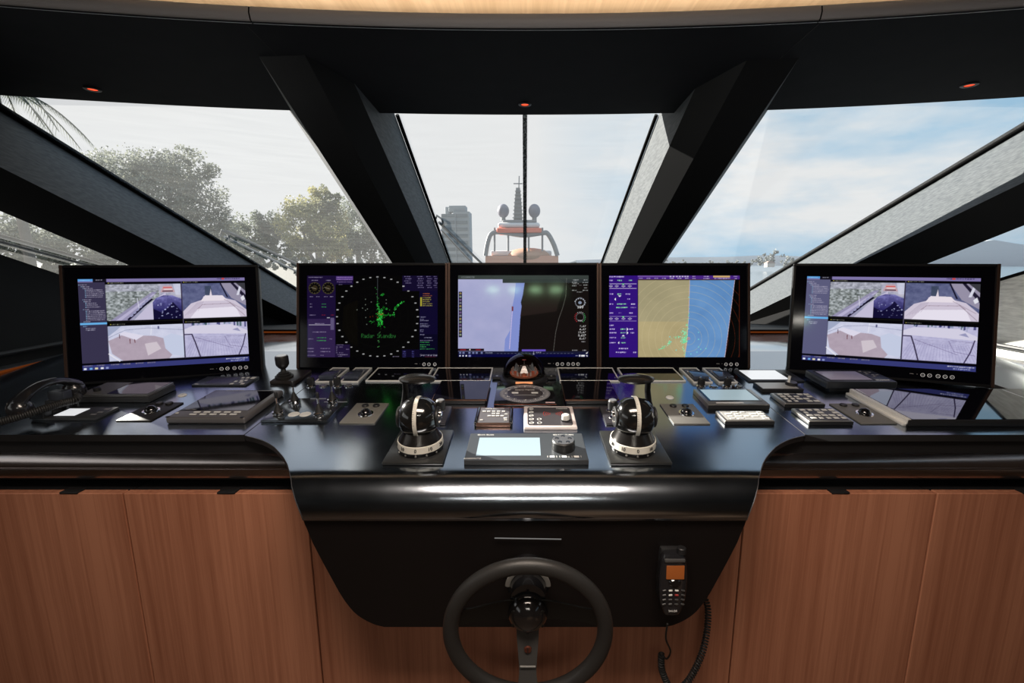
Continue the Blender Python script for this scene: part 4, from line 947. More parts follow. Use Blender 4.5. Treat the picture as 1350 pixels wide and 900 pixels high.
# ---- thruster levers
def thruster(lab, plate, base, s, lit):
    t, w, d = dev('thruster_lever', lab, 'control lever', *plate, .008, 'thruster levers')
    slab(t, w, d, .008, lit, bev=.003)
    x, y = lc(t, *base, .008); O = TR(x, y, .008)
    MB(M=O).lathe([(.0555, 0), (.0575, .004), (.0570, .0125), (.055, .0135)], seg=56, cap=False).build('base_ring', GLOSS, t)
    sr = MB(M=O).lathe([(.0575, .0125), (.0565, .0290), (.0545, .0300)], seg=56, cap=False).build('graduated_ring', BONE, t)
    mb = MB(M=O)
    for k in range(24):
        a = -PI / 2 + (k - 12) * rad(9); c, sn = math.cos(a), math.sin(a); L_ = .006 if k % 2 else .010
        q = Vector((c * .0572, sn * .0572, .0135)); tn = Vector((-sn, c, 0)) * .0005; up = Vector((-c * .0006, -sn * .0006, L_ if k % 4 else .004)); mb.faces([q - tn, q + tn, q + tn + up, q - tn + up], [(0, 1, 2, 3)])
    mb.build('tick_marks', mat('dark_print', (.03, .03, .03), .5), sr)
    for k in range(-2, 3):
        a = -PI / 2 + k * rad(36); M = O @ Matrix.Rotation(a + PI / 2, 4, 'Z') @ TR(0, -.0574, .0210) @ RX(PI / 2 - .06)
        words('0' if k == 0 else str(abs(k) * 10), .012, M, 'numeral', MATS['dark_print'], sr, .0010)
    MB(M=O).lathe([(.0543, .0298), (.050, .036), (.0435, .050), (.040, .056), (0, .056)], seg=56).build('cone', mat('ribbed_black_metal', (.03, .028, .027), .22, metal=.7), t)
    mb = MB(M=O)
    for k in range(5): a = -PI / 2 + (k - 2) * rad(27); mb.lathe([(0, .0012), (.0022, .0012), (.0026, 0)], (.0575 * math.cos(a), .0575 * math.sin(a), .0065), 10, M=Matrix.Rotation(a, 4, 'Z') @ RY(PI / 2), cap=False)
    mb.build('screw', SILVER, t)
    zc = .086; R_ = .0505
    # two rounded half shells either side of the band
    for q in (-1, 1):
        prof = []
        for k in range(15): a = PI / 2 * k / 14; prof.append((R_ * math.cos(a) ** .80, .004 + (R_ - .005) * math.sin(a) ** 1.0))
        prof[-1] = (0, prof[-1][1]); prof = [(R_ - .0015, .0035)] + prof
        MB(M=O @ TR(0, 0, zc)).lathe(prof, seg=44, M=RY(q * PI / 2)).build('half_shell', mat('gloss_black_shell', (.008, .008, .008), .16, coat=.8), t)
    MB(M=O @ TR(0, 0, zc)).lathe([(R_ - .004, -.0048), (R_ + .0012, -.0048), (R_ + .0012, .0048), (R_ - .004, .0048)], seg=64, M=RY(PI / 2), cap=False).build('graduated_band', BONE, t)
    mb = MB(M=O @ TR(0, 0, zc))
    for k in range(30):
        a = PI + PI * k / 30; c, sn = math.cos(a), math.sin(a); q = Vector((0, c * (R_ + .0015), -sn * (R_ + .0015))); tn = Vector((0, sn, c)) * .0004; wv = Vector((.0042 if k % 5 == 0 else .0022, 0, 0)); o_ = Vector((-.0044, 0, 0))
        mb.faces([q + o_ - tn, q + o_ + tn, q + o_ + tn + wv, q + o_ - tn + wv], [(0, 1, 2, 3)])
    mb.build('tick_marks', MATS['dark_print'], t)
    # side caps with bolts
    for q in (-1, 1):
        mb = MB(M=O @ TR(q * .0478, 0, zc)); mb.lathe([(.026, -.002), (.026, .0025), (.023, .0042), (0, .0042)], seg=32, M=RY(q * PI / 2))
        mb.build('side_cap', BLK2, t)
        mb = MB(M=O @ TR(q * .0520, 0, zc))
        for k in range(5): a = 2 * PI * k / 5; mb.lathe([(0, .0018), (.003, .0016), (.0034, 0)], (0, .015 * math.cos(a), .015 * math.sin(a)), 10, M=RY(q * PI / 2), cap=False)
        mb.build('bolt', SILVER, t)
    # arm and palm handle
    xs_ = s * .033
    arm = MB(M=O); pts = [(s * .046, .026, zc + .004), (s * .041, .030, zc + .030), (s * .036, .028, zc + .060), (s * .033, .018, zc + .089)]
    arm.tube(pts, [.013, .010, .009, .009], 14, flat=.8); arm.build('arm', BEZ, t)
    mb = MB(M=O @ TR(0, .010, zc + .086)); mb.lathe([(0, .001), (.030, .0015), (.046, .006), (.0495, .0105), (.047, .0148), (.034, .019), (.015, .021), (0, .0215)], seg=48, M=Matrix.Diagonal((.93, .54, 1, 1)))
    mb.build('palm_handle', mat('handle_black', (.012, .011, .010), .25, coat=.5), t)
    # small clamp button beside the ball, on the inboard side
    mb = MB(M=O); mb.lathe([(.0, 0), (.0115, .0), (.0115, .022), (.010, .024), (0, .024)], (-s * .050, .030, zc + .008), 22); kb = mb.build('clamp_knob', BLK2, t)
    mb = MB(M=O); mb.lathe([(.0100, .0325), (.0085, .0335), (0, .0336)], (-s * .050, .030, zc), 20, cap=False); mb.build('knob_cap', SILVER, kb)
    mb = MB(M=O); mb.lathe([(.008, 0), (.008, .006), (.005, .008), (0, .008)], (-s * .052, -.006, zc + .012), 16, M=RY(-s * PI / 2)); mb.build('thumb_button', CHROME, kb)
thruster('left black ball thruster lever with T handle, left of the steering display', (502.8, 583.8, 609.5, 566), (555, 590), -1, mat('dark_lever_plate', (.07, .072, .072), .28, metal=.7))
thruster('right black ball thruster lever with T handle, right of the steering display', (805, 887, 609.8, 567), (833.5, 590), 1, MATS['dark_lever_plate'])

# small button panels half hidden behind the levers
for lab, xl, xr in (('small dark button panel behind the left thruster lever', 541, 587), ('small dark button panel behind the right thruster lever', 799, 845)):
    t, w, d = dev('push_button_unit', lab, 'control panel', xl, xr, 557.5, 535, .007, 'button panels behind the levers')
    slab(t, w, d, .007, mat('plum_plate', (.055, .052, .060), .35, metal=.4), bev=.002)
    for i in range(2):
        for j in range(2):
            MB().lathe([(.0085, .007), (.0085, .0095), (.007, .011), (0, .011)], (-w / 4 + i * w / 2, -d / 5 + j * d * .42, 0), 20).build('button', GLOSS, t)
            MB().torus(.0092, .0009, (-w / 4 + i * w / 2, -d / 5 + j * d * .42, .0075), 24, 6).build('ring', SILVER, t)
    patch(MB(), -w * .2, -d * .46, w * .2, -d * .40, .007).build('legend', WHITE, t)

# ---- centre keypad
def keys(t, spec, m, z, th=.0016, name='key'):
    for (x0, y0, x1, y1) in spec: MB().box(((x0 + x1) / 2, (y0 + y1) / 2, z + th / 2), (x1 - x0, y1 - y0, th), .0006, 1).build(name, m, t)
t, w, d = dev('control_keypad', 'small chrome sided keypad just below the compass card', 'keypad', 624.5, 675.5, 558, 537, .010)
slab(t, w - .012, d, .010, mat('copper_base', (.28, .16, .12), .3, metal=.8))
for s in (-1, 1): MB().box((s * (w / 2 - .005), 0, .0065), (.010, d * .98, .013), .004, 3).build('side_rail', GLOSS, t)
patch(MB(), -w / 2 + .011, -d / 2 + .004, w / 2 - .011, d / 2 - .004, .0098, .001).build('face', mat('slate_face', (.10, .095, .10), .4), t)
sp = []
for r, xs_ in enumerate(((-.8, -.5, -.18, .14, .46), (-.16, .12), (-.42, -.16, .12, .4), (.62,))):
    for x in xs_: yy = .52 - r * .34; sp.append((x * w * .42, yy * d * .42 - .0035, x * w * .42 + .010, yy * d * .42 + .0035))
sp += [(-.85 * w * .42, -.82 * d * .42, -.85 * w * .42 + .009, -.82 * d * .42 + .005), (.66 * w * .42, -.82 * d * .42, .66 * w * .42 + .009, -.82 * d * .42 + .005), (.66 * w * .42, .04 * d * .42, .66 * w * .42 + .009, .04 * d * .42 + .005)]
keys(t, sp, KEYW, .0108)
words('DATA CONTROL', .0075, TR(0, d * .41, .0109), 'legend', WHITE, t)

# ---- white framed alarm panel
t, w, d = dev('alarm_unit', 'pale framed panel with round keys, red arcs and a white knob', 'control panel', 690.5, 761.5, 563, 535, .009)
slab(t, w, d, .009, mat('pink_white_frame', (.72, .64, .62), .4), bev=.003)
MB().prism([(x, y) for x, y in [(-w * .43, -d * .36), (-w * .40, -d * .42), (w * .40, -d * .42), (w * .43, -d * .36), (w * .43, d * .36), (w * .40, d * .42), (-w * .40, d * .42), (-w * .43, d * .36)]], .0088, .0096).build('face', mat('dark_face', (.05, .045, .05), .4), t)
for i in range(5):
    y = d * .34 - i * d * .165; MB().torus(.0058, .0011, (-w * .35, y, .0100), 24, 6, sz=.6).build('round_key', KEYW, t)
    if i > 2: MB().torus(.0058, .0011, (-w * .20, y, .0100), 24, 6, sz=.6).build('round_key', KEYW, t)
    patch(MB(), -w * .35 - .0025, y - .0007, -w * .35 + .0025, y + .0007, .0096).build('key_mark', WHITE, t)
mb = MB()
for r in (.010, .016, .022, .029):
    for a in (0, PI): mb.torus(r, .0008, (w * .08, d * .10, .0098), 20, 5, a0=a - .6, a1=a + .6, sz=.4)
mb.build('red_arcs', REDI, t)
mb = MB(M=TR(w * .30, -d * .20, .0096)); mb.lathe([(.014, 0), (.014, .003), (.012, .004)], seg=30, cap=False); mb.build('knob_skirt', BLK2, t)
mb = MB(M=TR(w * .30, -d * .20, .0096)); mb.lathe([(.0118, .003), (.0112, .016), (.0095, .018), (0, .018)], seg=14); mb.build('knob', KEYW, t)
words('STANDARD', .0065, TR(w * .27, d * .355, .0098), 'legend', WHITE, t)

# ---- steering control with screen and big notched knob
t, w, d = dev('steering_display', 'wide dark control unit with pale blue screen and black notched knob, nearest the helmsman', 'display', 611.5, 776.5, 606.8, 571, .012)
slab(t, w, d, .0115, DGREY, bev=.0015)
patch(MB(), -w / 2 + .0015, -d / 2 + .0015, w / 2 - .0015, d / 2 - .0015, .0112, .0012).build('face', mat('steel_blue_face', (.075, .085, .095), .3, metal=.3), t)
a = lc(t, 627.5, 600.5, .012); b = lc(t, 711.5, 577, .012); patch(MB(), a[0], a[1], b[0], b[1], .0122, .0006).build('screen', LCD, t)
x, y = lc(t, 742.5, 591, .012); K = TR(x, y, .0124)
MB(M=K).lathe([(.0285, 0), (.0295, .004), (.0285, .022), (.0265, .0245), (0, .0245)], seg=40).build('knob', BLK2, t)
kn = MB(M=K).lathe([(.0265, .0246), (.0262, .0258), (.0, .0262)], seg=40, cap=False).build('knob_top', mat('steel_top', (.32, .32, .33), .28, metal=.8), t)
for k in range(5):
    a_ = rad(18 + 72 * k); MB(M=K @ TR(.017 * math.cos(a_), .017 * math.sin(a_), 0)).lathe([(0, .0266), (.0048, .0266), (.0052, .0262)], seg=18, cap=False).build('finger_hole', GLASSB, kn)
words('Quick Guide', .0085, TR(-w * .36, d * .43, .0126), 'title_text', WHITE, t); words('SELECT  TURN', .0085, TR(w * .33, d * .43, .0126), 'legend', WHITE, t); words('ANSCHUTZ', .008, TR(-w * .435, -d * .44, .0126), 'legend', WHITE, t)
mb = MB()
for k in range(3):
    x, y = lc(t, 728 + k * 16, 602, .012); patch(mb, x - .006, y - .004, x + .006, y + .004, .0124); 
    for q in (-1, 1): patch(mb, x + q * .011 - .0005, y - .004, x + q * .011 + .0005, y + .004, .0124)
mb.build('key_symbols', WHITE, t)

# ---- compass card display
t, w, d = dev('heading_display', 'square black display with a round grey compass card under the dome', 'display', 651, 733.5, 532, 503.5, .008)
slab(t, w, d, .008, GLOSS, bev=.0015); MB().box((0, -d / 2 + .0005, .0055), (w, .0012, .003)).build('copper_edge', mat('copper_line', (.35, .12, .08), .3, metal=.8), t)
x, y = lc(t, 692, 518.5, .008); a = lc(t, 659.5, 518.5, .008)[0]; r0 = abs(x - a); K = TR(x, y, .0082); ry = (lc(t, 692, 507.5, .008)[1] - lc(t, 692, 530, .008)[1]) / 2 / r0
E_ = Matrix.Diagonal((1, ry, 1, 1))
MB(M=K @ E_).lathe([(r0 * .72, .0), (r0 * .72, .0008), (r0 * 1.02, .0008), (r0 * 1.03, 0)], seg=72, cap=False).build('card', mat('grey_card', (.16, .16, .18), .4), t)
MB(M=K @ E_).lathe([(0, .0004), (r0 * .70, .0004)], seg=60, cap=False).build('card_centre', mat('card_centre', (.055, .05, .055), .3), t)
mb = MB(M=K @ E_)
for k in range(72):
    a_ = 2 * PI * k / 72; L_ = .10 if k % 3 else .16; c, s_ = math.cos(a_), math.sin(a_); tn = Vector((-s_, c, 0)) * .0008; z_ = Vector((0, 0, .0011)); p0 = Vector((c, s_, 0)) * r0 * .98 + z_; p1 = Vector((c, s_, 0)) * r0 * (.98 - L_) + z_; mb.faces([p0 - tn, p0 + tn, p1 + tn, p1 - tn], [(0, 1, 2, 3)])
mb.build('graduations', WHITE, t)
for k in range(12): a_ = PI / 2 - 2 * PI * k / 12; words(str(k * 3), .010, K @ E_ @ TR(r0 * .76 * math.cos(a_), r0 * .76 * math.sin(a_), .0010), 'numeral', WHITE, t)
words('Sperry Marine', .0115, K @ TR(0, r0 * .36, .001), 'title_text', KEYW, t)
for s in (-1, 1): patch(MB(M=K), s * r0 * .40 - .011, -.002, s * r0 * .40 + .011, .010, .0006).build('readout', WHITE, t)
patch(MB(M=K), -r0 * .45, -.018, r0 * .45, -.014, .0006).build('legend', KEYG, t); patch(MB(), w * .33, -d * .47, w * .48, -d * .43, .008).build('legend', mat('pink_print', (.7, .5, .5), .5), t)

# ---- compass dome
p = on(691, 499); t = thing('compass', 'black domed magnetic compass with a copper lit bowl in front of the middle monitor', 'compass', p, (TILT, 0, 0))
MB().lathe([(.090, 0), (.090, .006), (.080, .012), (.077, .020)], seg=48, cap=False).build('base', BLK2, t)
SMK = bpy.data.materials.new('smoked_dome_glass'); SMK.use_nodes = True; nt = SMK.node_tree; nt.nodes.clear()
o_ = nt.nodes.new('ShaderNodeOutputMaterial'); tr = nt.nodes.new('ShaderNodeBsdfTransparent'); tr.inputs[0].default_value = (.62, .60, .60, 1); gl = nt.nodes.new('ShaderNodeBsdfGlossy'); gl.inputs['Roughness'].default_value = .05
fr = nt.nodes.new('ShaderNodeFresnel'); fr.inputs[0].default_value = 1.3; m1 = nt.nodes.new('ShaderNodeMixShader'); nt.links.new(fr.outputs[0], m1.inputs[0]); nt.links.new(tr.outputs[0], m1.inputs[1]); nt.links.new(gl.outputs[0], m1.inputs[2]); nt.links.new(m1.outputs[0], o_.inputs['Surface'])
prof = [(.078 * math.cos(PI / 2 * k / 16), .020 + .074 * math.sin(PI / 2 * k / 16)) for k in range(17)]; prof[-1] = (0, prof[-1][1])
MB().lathe(prof, seg=56, cap=False).build('dome', SMK, t)
# opaque hood at the back half of the dome
mb = MB(); v = []; f = []; na, nb = 24, 14
for i in range(na + 1):
    a = PI * i / na
    for j in range(nb + 1): b = PI / 2 * j / nb; v.append((.074 * math.cos(a) * math.cos(b), .002 + .074 * math.sin(a) * math.cos(b), .020 + .070 * math.sin(b)))
for i in range(na):
    for j in range(nb): q = i * (nb + 1) + j; f.append((q, q + 1, q + nb + 2, q + nb + 1))
mb.faces(v, f); solidify(mb.build('hood', BLK2, t), .002)
COPPER = mat('copper_bowl', (.72, .32, .22), .25, metal=.9, emit=(1, .3, .15), es=.12)
MB().lathe([(.052, .024), (.050, .018), (.030, .013), (0, .012)], seg=48, cap=False).build('bowl', COPPER, t)
MB().torus(.0515, .0016, (0, 0, .0245), 56, 8).build('bowl_rim', COPPER, t)
for k in range(24):
    a = 2 * PI * k / 24; MB(M=Matrix.Rotation(a, 4, 'Z') @ TR(.047, 0, .0)).box((0, 0, .032), (.0012, .004 if k % 2 else .007, .010 if k % 2 else .014)).build('card_mark', KEYW if k % 3 else COPPER, t)
for sx_ in (-1, 1): MB().faces([(sx_ * .012, .012, .030), (sx_ * .040, -.004, .030), (sx_ * .030, .016, .058)], [(0, 1, 2)]).build('reflector', mat('pale_steel', (.45, .52, .56), .25, metal=.7), t)
mb = MB(); mb.lathe([(.030, .0), (.010, .022), (.003, .022)], (0, 0, .030), 6, cap=False); mb.build('rose', SILVER, t)
MB().tube([(0, -.01, .02), (0, -.004, .074)], .0012, 6).build('pin', SILVER, t); MB().tube([(-.007, -.004, .074), (.007, -.004, .074)], .0014, 6).build('pin_head', mat('red_paint', (.5, .03, .03), .4), t)
MB().box((0, 0, .006), (.235, .030, .010), .004).build('bracket', BLK2, t)
for s in (-1, 1): MB().lathe([(0, .0125), (.0042, .012), (.0046, .011)], (s * .100, 0, 0), 12, cap=False).build('screw', SILVER, t)
MB().box((0, -.079, .0135), (.060, .0025, .007)).build('glow_slot', GLOW, t, label='orange glowing slot')

# ---- phone base unit with two displays, left
t, w, d = dev('radio_unit', 'low silver edged radio unit with black glass and two small knobs behind the telephone', 'radio', 101, 194, 520, 503.5, .028)
MB().box((0, 0, .010), (w * 1.02, d * 1.02, .018), .002).build('lower_body', DGREY, t); MB().box((0, 0, .0235), (w, d, .008), .0015).build('top_frame', mat('soft_silver_edge', (.28, .28, .28), .35, metal=.8), t)
patch(MB(), -w * .49, -d * .46, -w * .12, d * .46, .0275, .001).build('speaker_face', mat('taupe_face', (.08, .078, .075), .45), t); patch(MB(), -w * .10, -d * .44, w * .48, d * .46, .0275, .001).build('glass', GLASSB, t)
for px in (110, 128.5):
    x, y = lc(t, px, 515, .028); MB(M=TR(x, y, .028)).lathe([(.010, 0), (.010, .010), (.008, .012), (0, .012)], seg=20).build('knob', BLK2, t)

# ---- touch panel under the handset
t, w, d = dev('touch_display', 'slim grey touch panel with a white screen under the coiled telephone cord', 'display', 41, 125, 551, 536, .008)
slab(t, w, d, .008, DGREY); a = lc(t, 70.5, 547.8, .008); b = lc(t, 119, 538.5, .008); patch(MB(), a[0], a[1], b[0], b[1], .0078, .001).build('screen', LCDW, t)
mb = MB()
for i in range(3):
    for s in (0, 1): x, y = lc(t, (66, 76, 88)[i] if s == 0 else (125, 134, 143)[i], (546, 543, 539)[i], .008); patch(mb, x - .012, y - .003, x + .004, y + .003, .0078)
mb.build('legend', KEYG, t)

# ---- flat keypad far left
t, w, d = dev('flat_keypad', 'flat dark panel with small screen and white keys below the left camera monitor', 'keypad', 252, 323.5, 507, 496, .006)
slab(t, w, d, .006, mat('blue_black_plate', (.03, .034, .040), .35)); patch(MB(), -w * .30, -d * .36, w * .16, d * .36, .0058, .0008).build('screen', mat('plum_screen', (.05, .045, .055), .2), t)
for (x, y, dx, dy) in ((.24, .30, .05, .14), (.33, .30, .05, .14), (.44, .30, .08, .2), (.30, .0, .05, .12), (.38, .0, .05, .12), (.22, -.12, .05, .12), (.34, -.2, .06, .12), (.22, -.4, .06, .12), (.42, -.4, .06, .12)): MB().box((w * x, d * y, .0068), (w * dx, d * dy, .0016), .0004, 1).build('key', KEYW, t)
words('Sailor', .007, TR(-w * .42, -d * .42, .0062), 'legend', WHITE, t)

# ---- big flat display with ten keys
t, w, d = dev('keypad_display', 'large tilted black screen unit with ten pale keys along its front edge', 'display', 217, 322, 550.5, 513.5, .020)
MB().box((0, 0, .010), (w, d, .020), .006, 3).build('casing', mat('warm_grey_casing', (.12, .112, .112), .38, metal=.3), t)
a = lc(t, 237, 541, .020); b = lc(t, 360, 515.5, .020); c1 = lc(t, 327, 541, .020)
patch(MB(), a[0], a[1], c1[0], b[1], .0198, .0012).build('screen', GLASSB, t)
for i in range(5):
    for j in range(2):
        x, y = lc(t, 254.5 + i * 13.3 + (j * 5.5), 546.3 - j * 2.9, .020); MB().box((x, y, .0212), (.019, .0065, .0025), .0006, 1).build('key', KEYW, t)
x, y = lc(t, 233.5, 544.5, .020); MB().box((x, y, .0208), (.008, .005, .002)).build('key', KEYW, t, label='small square key by itself at the left')
for (px, py) in ((221, 549), (319, 549.5)): x, y = lc(t, px, py, .020); MB().lathe([(0, .0206), (.005, .0206), (.006, .020)], (x, y, 0), 14, cap=False).build('screw', BLK2, t)
words('McMURDO', .012, TR(-.04, d * .455, .0203), 'legend', KEYG, t); words('NAVTEX', .008, TR(a[0] + .03, a[1] + .006, .0212), 'legend', KEYG, t)

# ---- right hand devices
t, w, d = dev('silver_frame_screen', 'silver framed pale screen standing behind the white button keypad on the right', 'display', 934, 1015.5, 532.5, 512, .018)
MB().box((0, 0, .0085), (w, d, .017), .002).build('casing', mat('satin_silver_case', (.42, .41, .39), .3, metal=.8), t); MB().box((0, -d / 2 + .0008, .0075), (w * .995, .003, .013)).build('front_edge', BLK2, t)
patch(MB(), -w * .44, -d * .30, w * .44, d * .45, .0168, .0012).build('glass', GLASSB, t)
patch(MB(), -w * .40, -d * .26, w * .40, d * .42, .0181, .0004).build('screen', LCD, t); patch(MB(), -w * .35, -d * .43, w * .10, -d * .38, .017).build('legend', WHITE, t)
def keypad(lab, xl, xr, yf, yb, h, seed, face, side):
    t, w, d = dev('button_keypad', lab, 'keypad', xl, xr, yf, yb, h, 'white button keypads')
    MB().box((0, 0, h / 2), (w, d, h), .004, 3).build('casing', side, t); MB().box((0, -d / 2 + .0005, h * .45), (w * .99, .002, h * .8)).build('front_edge', BLK2, t)
    patch(MB(), -w * .43, -d * .42, w * .43, d * .42, h - .0002, .001).build('face', face, t)
    r = random.Random(seed)
    for j in range(4):
        for i in range(5):
            if r.random() < .18: continue
            x = -w * .36 + i * w * .17; y = -d * .32 + j * d * .20; MB().box((x + w * .05, y + d * .03, h + .0014), (w * r.choice((.09, .12, .13)), d * .115, .0016), .0005, 1).build('key', KEYW, t)
    patch(MB(), -w * .30, d * .36, w * .1, d * .40, h + .0006).build('legend', KEYG, t)
    return t
KF = mat('keypad_black_face', (.02, .02, .022), .3)
keypad('pale faced keypad directly in front of the silver framed screen', 956, 1022, 554.5, 541, .013, 4, mat('keypad_pale_face', (.36, .36, .35), .4), MATS['satin_silver_case'])
keypad('rear one of the two black keypads with white buttons right of the seam', 1035, 1088.5, 532, 517.5, .013, 7, KF, MATS['satin_silver_case'])
keypad('front one of the two black keypads with white buttons right of the seam', 1067, 1126, 555, 537.5, .013, 9, KF, MATS['satin_silver_case'])
t, w, d = dev('touch_display', 'flat dark framed panel with a bright pale screen right of the covered switches', 'display', 987, 1061, 501.5, 487, .006)
slab(t, w, d, .006, mat('blue_black_plate', (.03, .034, .040), .35)); patch(MB(), -w * .42, -d * .40, w * .26, d * .42, .0058, .0008).build('screen', LCDW, t); patch(MB(), w * .36, -d * .2, w * .375, d * .3, .0058).build('legend', KEYG, t)
t, w, d = dev('volume_control', 'small pale topped panel with an upright white lever and dark round knob', 'control panel', 1005.5, 1060, 512.5, 503.5, .012)
MB().box((0, 0, .0055), (w, d, .011), .001).build('casing', BLK2, t); patch(MB(), -w * .47, -d * .42, w * .40, d * .44, .0108, .001).build('top_plate', mat('pale_plate', (.55, .55, .53), .35, metal=.3), t)
x, y = lc(t, 1043, 507, .012); MB(M=TR(x, y, .0118)).lathe([(.0185, 0), (.019, .009), (.017, .011), (0, .011)], seg=28).build('knob', BLK2, t); MB(M=TR(x, y, .0118)).lathe([(.0168, .0112), (0, .0118)], seg=28, cap=False).build('knob_top', SILVER, t)
MB(M=TR(x - .010, y, .0118)).tube([(0, 0, .010), (0, 0, .032)], .0045, 10).build('lever', KEYW, t)
t, w, d = dev('transponder_unit', 'raised black unit with dim violet screen in front of the right camera monitor', 'display', 1091, 1184, 503.5, 487.5, .034)
MB().box((0, 0, .022), (w, d, .026), .004, 3).build('casing', mat('blue_black_case', (.022, .026, .032), .32), t); MB().box((0, 0, .005), (w * .86, d * .86, .010)).build('foot', BLK2, t)
patch(MB(), -w * .40, -d * .34, w * .20, d * .34, .0348, .0008).build('screen', LCDD, t); frame(MB(M=TR(-w * .10, 0, 0)), w * .66, d * .80, .003, .0345, .0362).build('screen_frame', BLK2, t)
for (x, y) in ((.28, .36), (.33, .28), (.39, .28), (.30, .14), (.36, .06), (.42, .06), (.33, -.06)): MB().box((w * x, d * y, .0352), (.010, .005, .001)).build('key', KEYG, t)
words('TRANSAS', .011, TR(w * .34, -d * .36, .0353), 'legend', WHITE, t)
# large chart display
a = on(1198.5, 552.8, .022); c = on(1114, 511.5, .022)
xa = a.x; w = .60; d = (c.y - a.y) / math.cos(TILT)
base = Vector((xa + w / 2, (a.y + c.y) / 2, 0)) - NRM * .022; base.z = top_z(base.y)
t = thing('chart_display', 'large black glass chart display with a bright metal left edge at the right end', 'display', base, (TILT, 0, 0))
MB().box((0, 0, .010), (w, d, .020), .003).build('casing', BLK2, t)
MB().box((-w / 2 + .004, 0, .0135), (.013, d * .98, .016), .002).build('side_trim', PAL, t); MB().box((-w / 2 - .007, 0, .004), (.012, d * .98, .008), .002).build('side_trim', PAL, t)
MB().box((w / 2 - .10, .0, .0205), (.006, d * .9, .002)).build('glass_seam', SILVER, t)
patch(MB(), -w / 2 + .012, -d * .485, w / 2 - .01, d * .485, .0198, .0014).build('glass', mat('mirror_black_glass', (.004, .004, .006), .03, spec=.9, coat=.7, coat_rough=.03), t)

# ---- telephone handset on its cradle, far left
p = on(62, 527); t = thing('telephone', 'black telephone handset lying on its cradle at the left end of the worktop', 'telephone', (0, 0, 0))
E1_ = on(12, 552, .045) ; E2_ = on(106, 512, .045)
def lp(a, b, k): return a + (b - a) * k
A_ = at_y(26, 516, E1_.y + .02); B_ = at_y(98, 500, E2_.y)
A_ = Vector((-1.50, 1.345, 0)); A_.z = top_z(A_.y) + .064; B_ = Vector((-1.475, 1.52, 0))
B_ = on(99, 506, .062); A_ = on(22, 532, .070)
ax = (B_ - A_).normalized(); sd = ax.cross(Vector((0, 0, 1))).normalized(); up = sd.cross(ax)
Lh = (B_ - A_).length
def hp(u, w_, z): return A_ + ax * (Lh * u) + sd * w_ + up * z
n = 24; v = []; f = []; seg = 14
for i in range(n + 1):
    u = -.06 + 1.12 * i / n; arch = .030 * (1 - (2 * u - 1) ** 2); wd = .019 + .006 * abs(2 * u - 1) ** 3; hh = .013 + .004 * abs(2 * u - 1) ** 2
    if i in (0, n): wd *= .6; hh *= .6
    for k in range(seg):
        a = 2 * PI * k / seg; v.append(hp(u, wd * math.cos(a), arch + hh * math.sin(a) * (1 if math.sin(a) > 0 else .8)))
for i in range(n):
    for k in range(seg): k2 = (k + 1) % seg; f.append((i * seg + k, (i + 1) * seg + k, (i + 1) * seg + k2, i * seg + k2))
f += [tuple(range(seg)), tuple(n * seg + k for k in range(seg))]
HND = mat('handset_black', (.014, .014, .016), .22, coat=.3)
MB().faces(v, f).build('handset', HND, t)
for u, nm in ((.03, 'mouthpiece'), (.97, 'earpiece')):
    R3 = Matrix((sd, ax, up)).transposed().to_4x4(); R3.translation = hp(u, 0, -.036)
    MB(M=R3).lathe([(0, -.004), (.020, -.003), (.0275, .006), (.029, .018), (.026, .032), (.018, .042), (0, .046)], seg=32).build(nm, HND, t)
cu = hp(.62, 0, 0); cu.z = top_z(cu.y)
MB(M=TR(*cu)).box((0, .012, .018), (.070, .035, .036), .006, 3).build('cradle', BLK2, t)
cu = hp(.70, 0, 0); cu.z = top_z(cu.y); MB(M=TR(*cu)).box((0, 0, .040), (.050, .030, .045), .005, 2).build('cradle_post', mat('blue_grey_plastic', (.03, .035, .045), .35), t)
cu = hp(.12, 0, 0); cu.z = top_z(cu.y); cu = cu + Vector((.0, .035, .003)); MB(M=TR(*cu)).box((0, 0, .018), (.045, .03, .030), .006, 3).build('cradle_rest', BLK2, t)
# coiled cord
def coil(name, P, R, turns, r, m, parent=None, seg=6, per=14):
    P = [Vector(p) for p in P]; n = int(turns * per); pts = []; Ls = [0]
    for a, b in zip(P, P[1:]): Ls.append(Ls[-1] + (b - a).length)
    def at(s):
        s *= Ls[-1]
        for i in range(len(P) - 1):
            if s <= Ls[i + 1] + 1e-9: k = (s - Ls[i]) / max(Ls[i + 1] - Ls[i], 1e-9); return P[i].lerp(P[i + 1], k), (P[i + 1] - P[i]).normalized()
        return P[-1], (P[-1] - P[-2]).normalized()
    for i in range(n + 1):
        s = i / n; c, tg = at(s); u_ = Vector((0, 0, 1)) - tg * tg.z
        if u_.length < .1: u_ = Vector((0, 1, 0))
        u_.normalize(); s_ = tg.cross(u_); a = 2 * PI * turns * s; pts.append(c + (u_ * math.sin(a) + s_ * math.cos(a)) * R)
    return MB().tube(pts, r, seg).build(name, m, parent)
def smooth(P, n=8):
    P = [Vector(p) for p in P]; out = []
    for i in range(len(P) - 1):
        p0 = P[max(i - 1, 0)]; p1 = P[i]; p2 = P[i + 1]; p3 = P[min(i + 2, len(P) - 1)]
        for k in range(n):
            t_ = k / n; out.append(.5 * ((2 * p1) + (-p0 + p2) * t_ + (2 * p0 - 5 * p1 + 4 * p2 - p3) * t_ * t_ + (-p0 + 3 * p1 - 3 * p2 + p3) * t_ ** 3))
    out.append(P[-1]); return out
coil('coiled_cord', smooth([on(103, 522, .05), on(99, 527, .045), on(82, 531, .045), on(50, 541, .042), on(18, 551, .036), on(-25, 562, .03)]), .0085, 46, .0028, RUBBER, t)

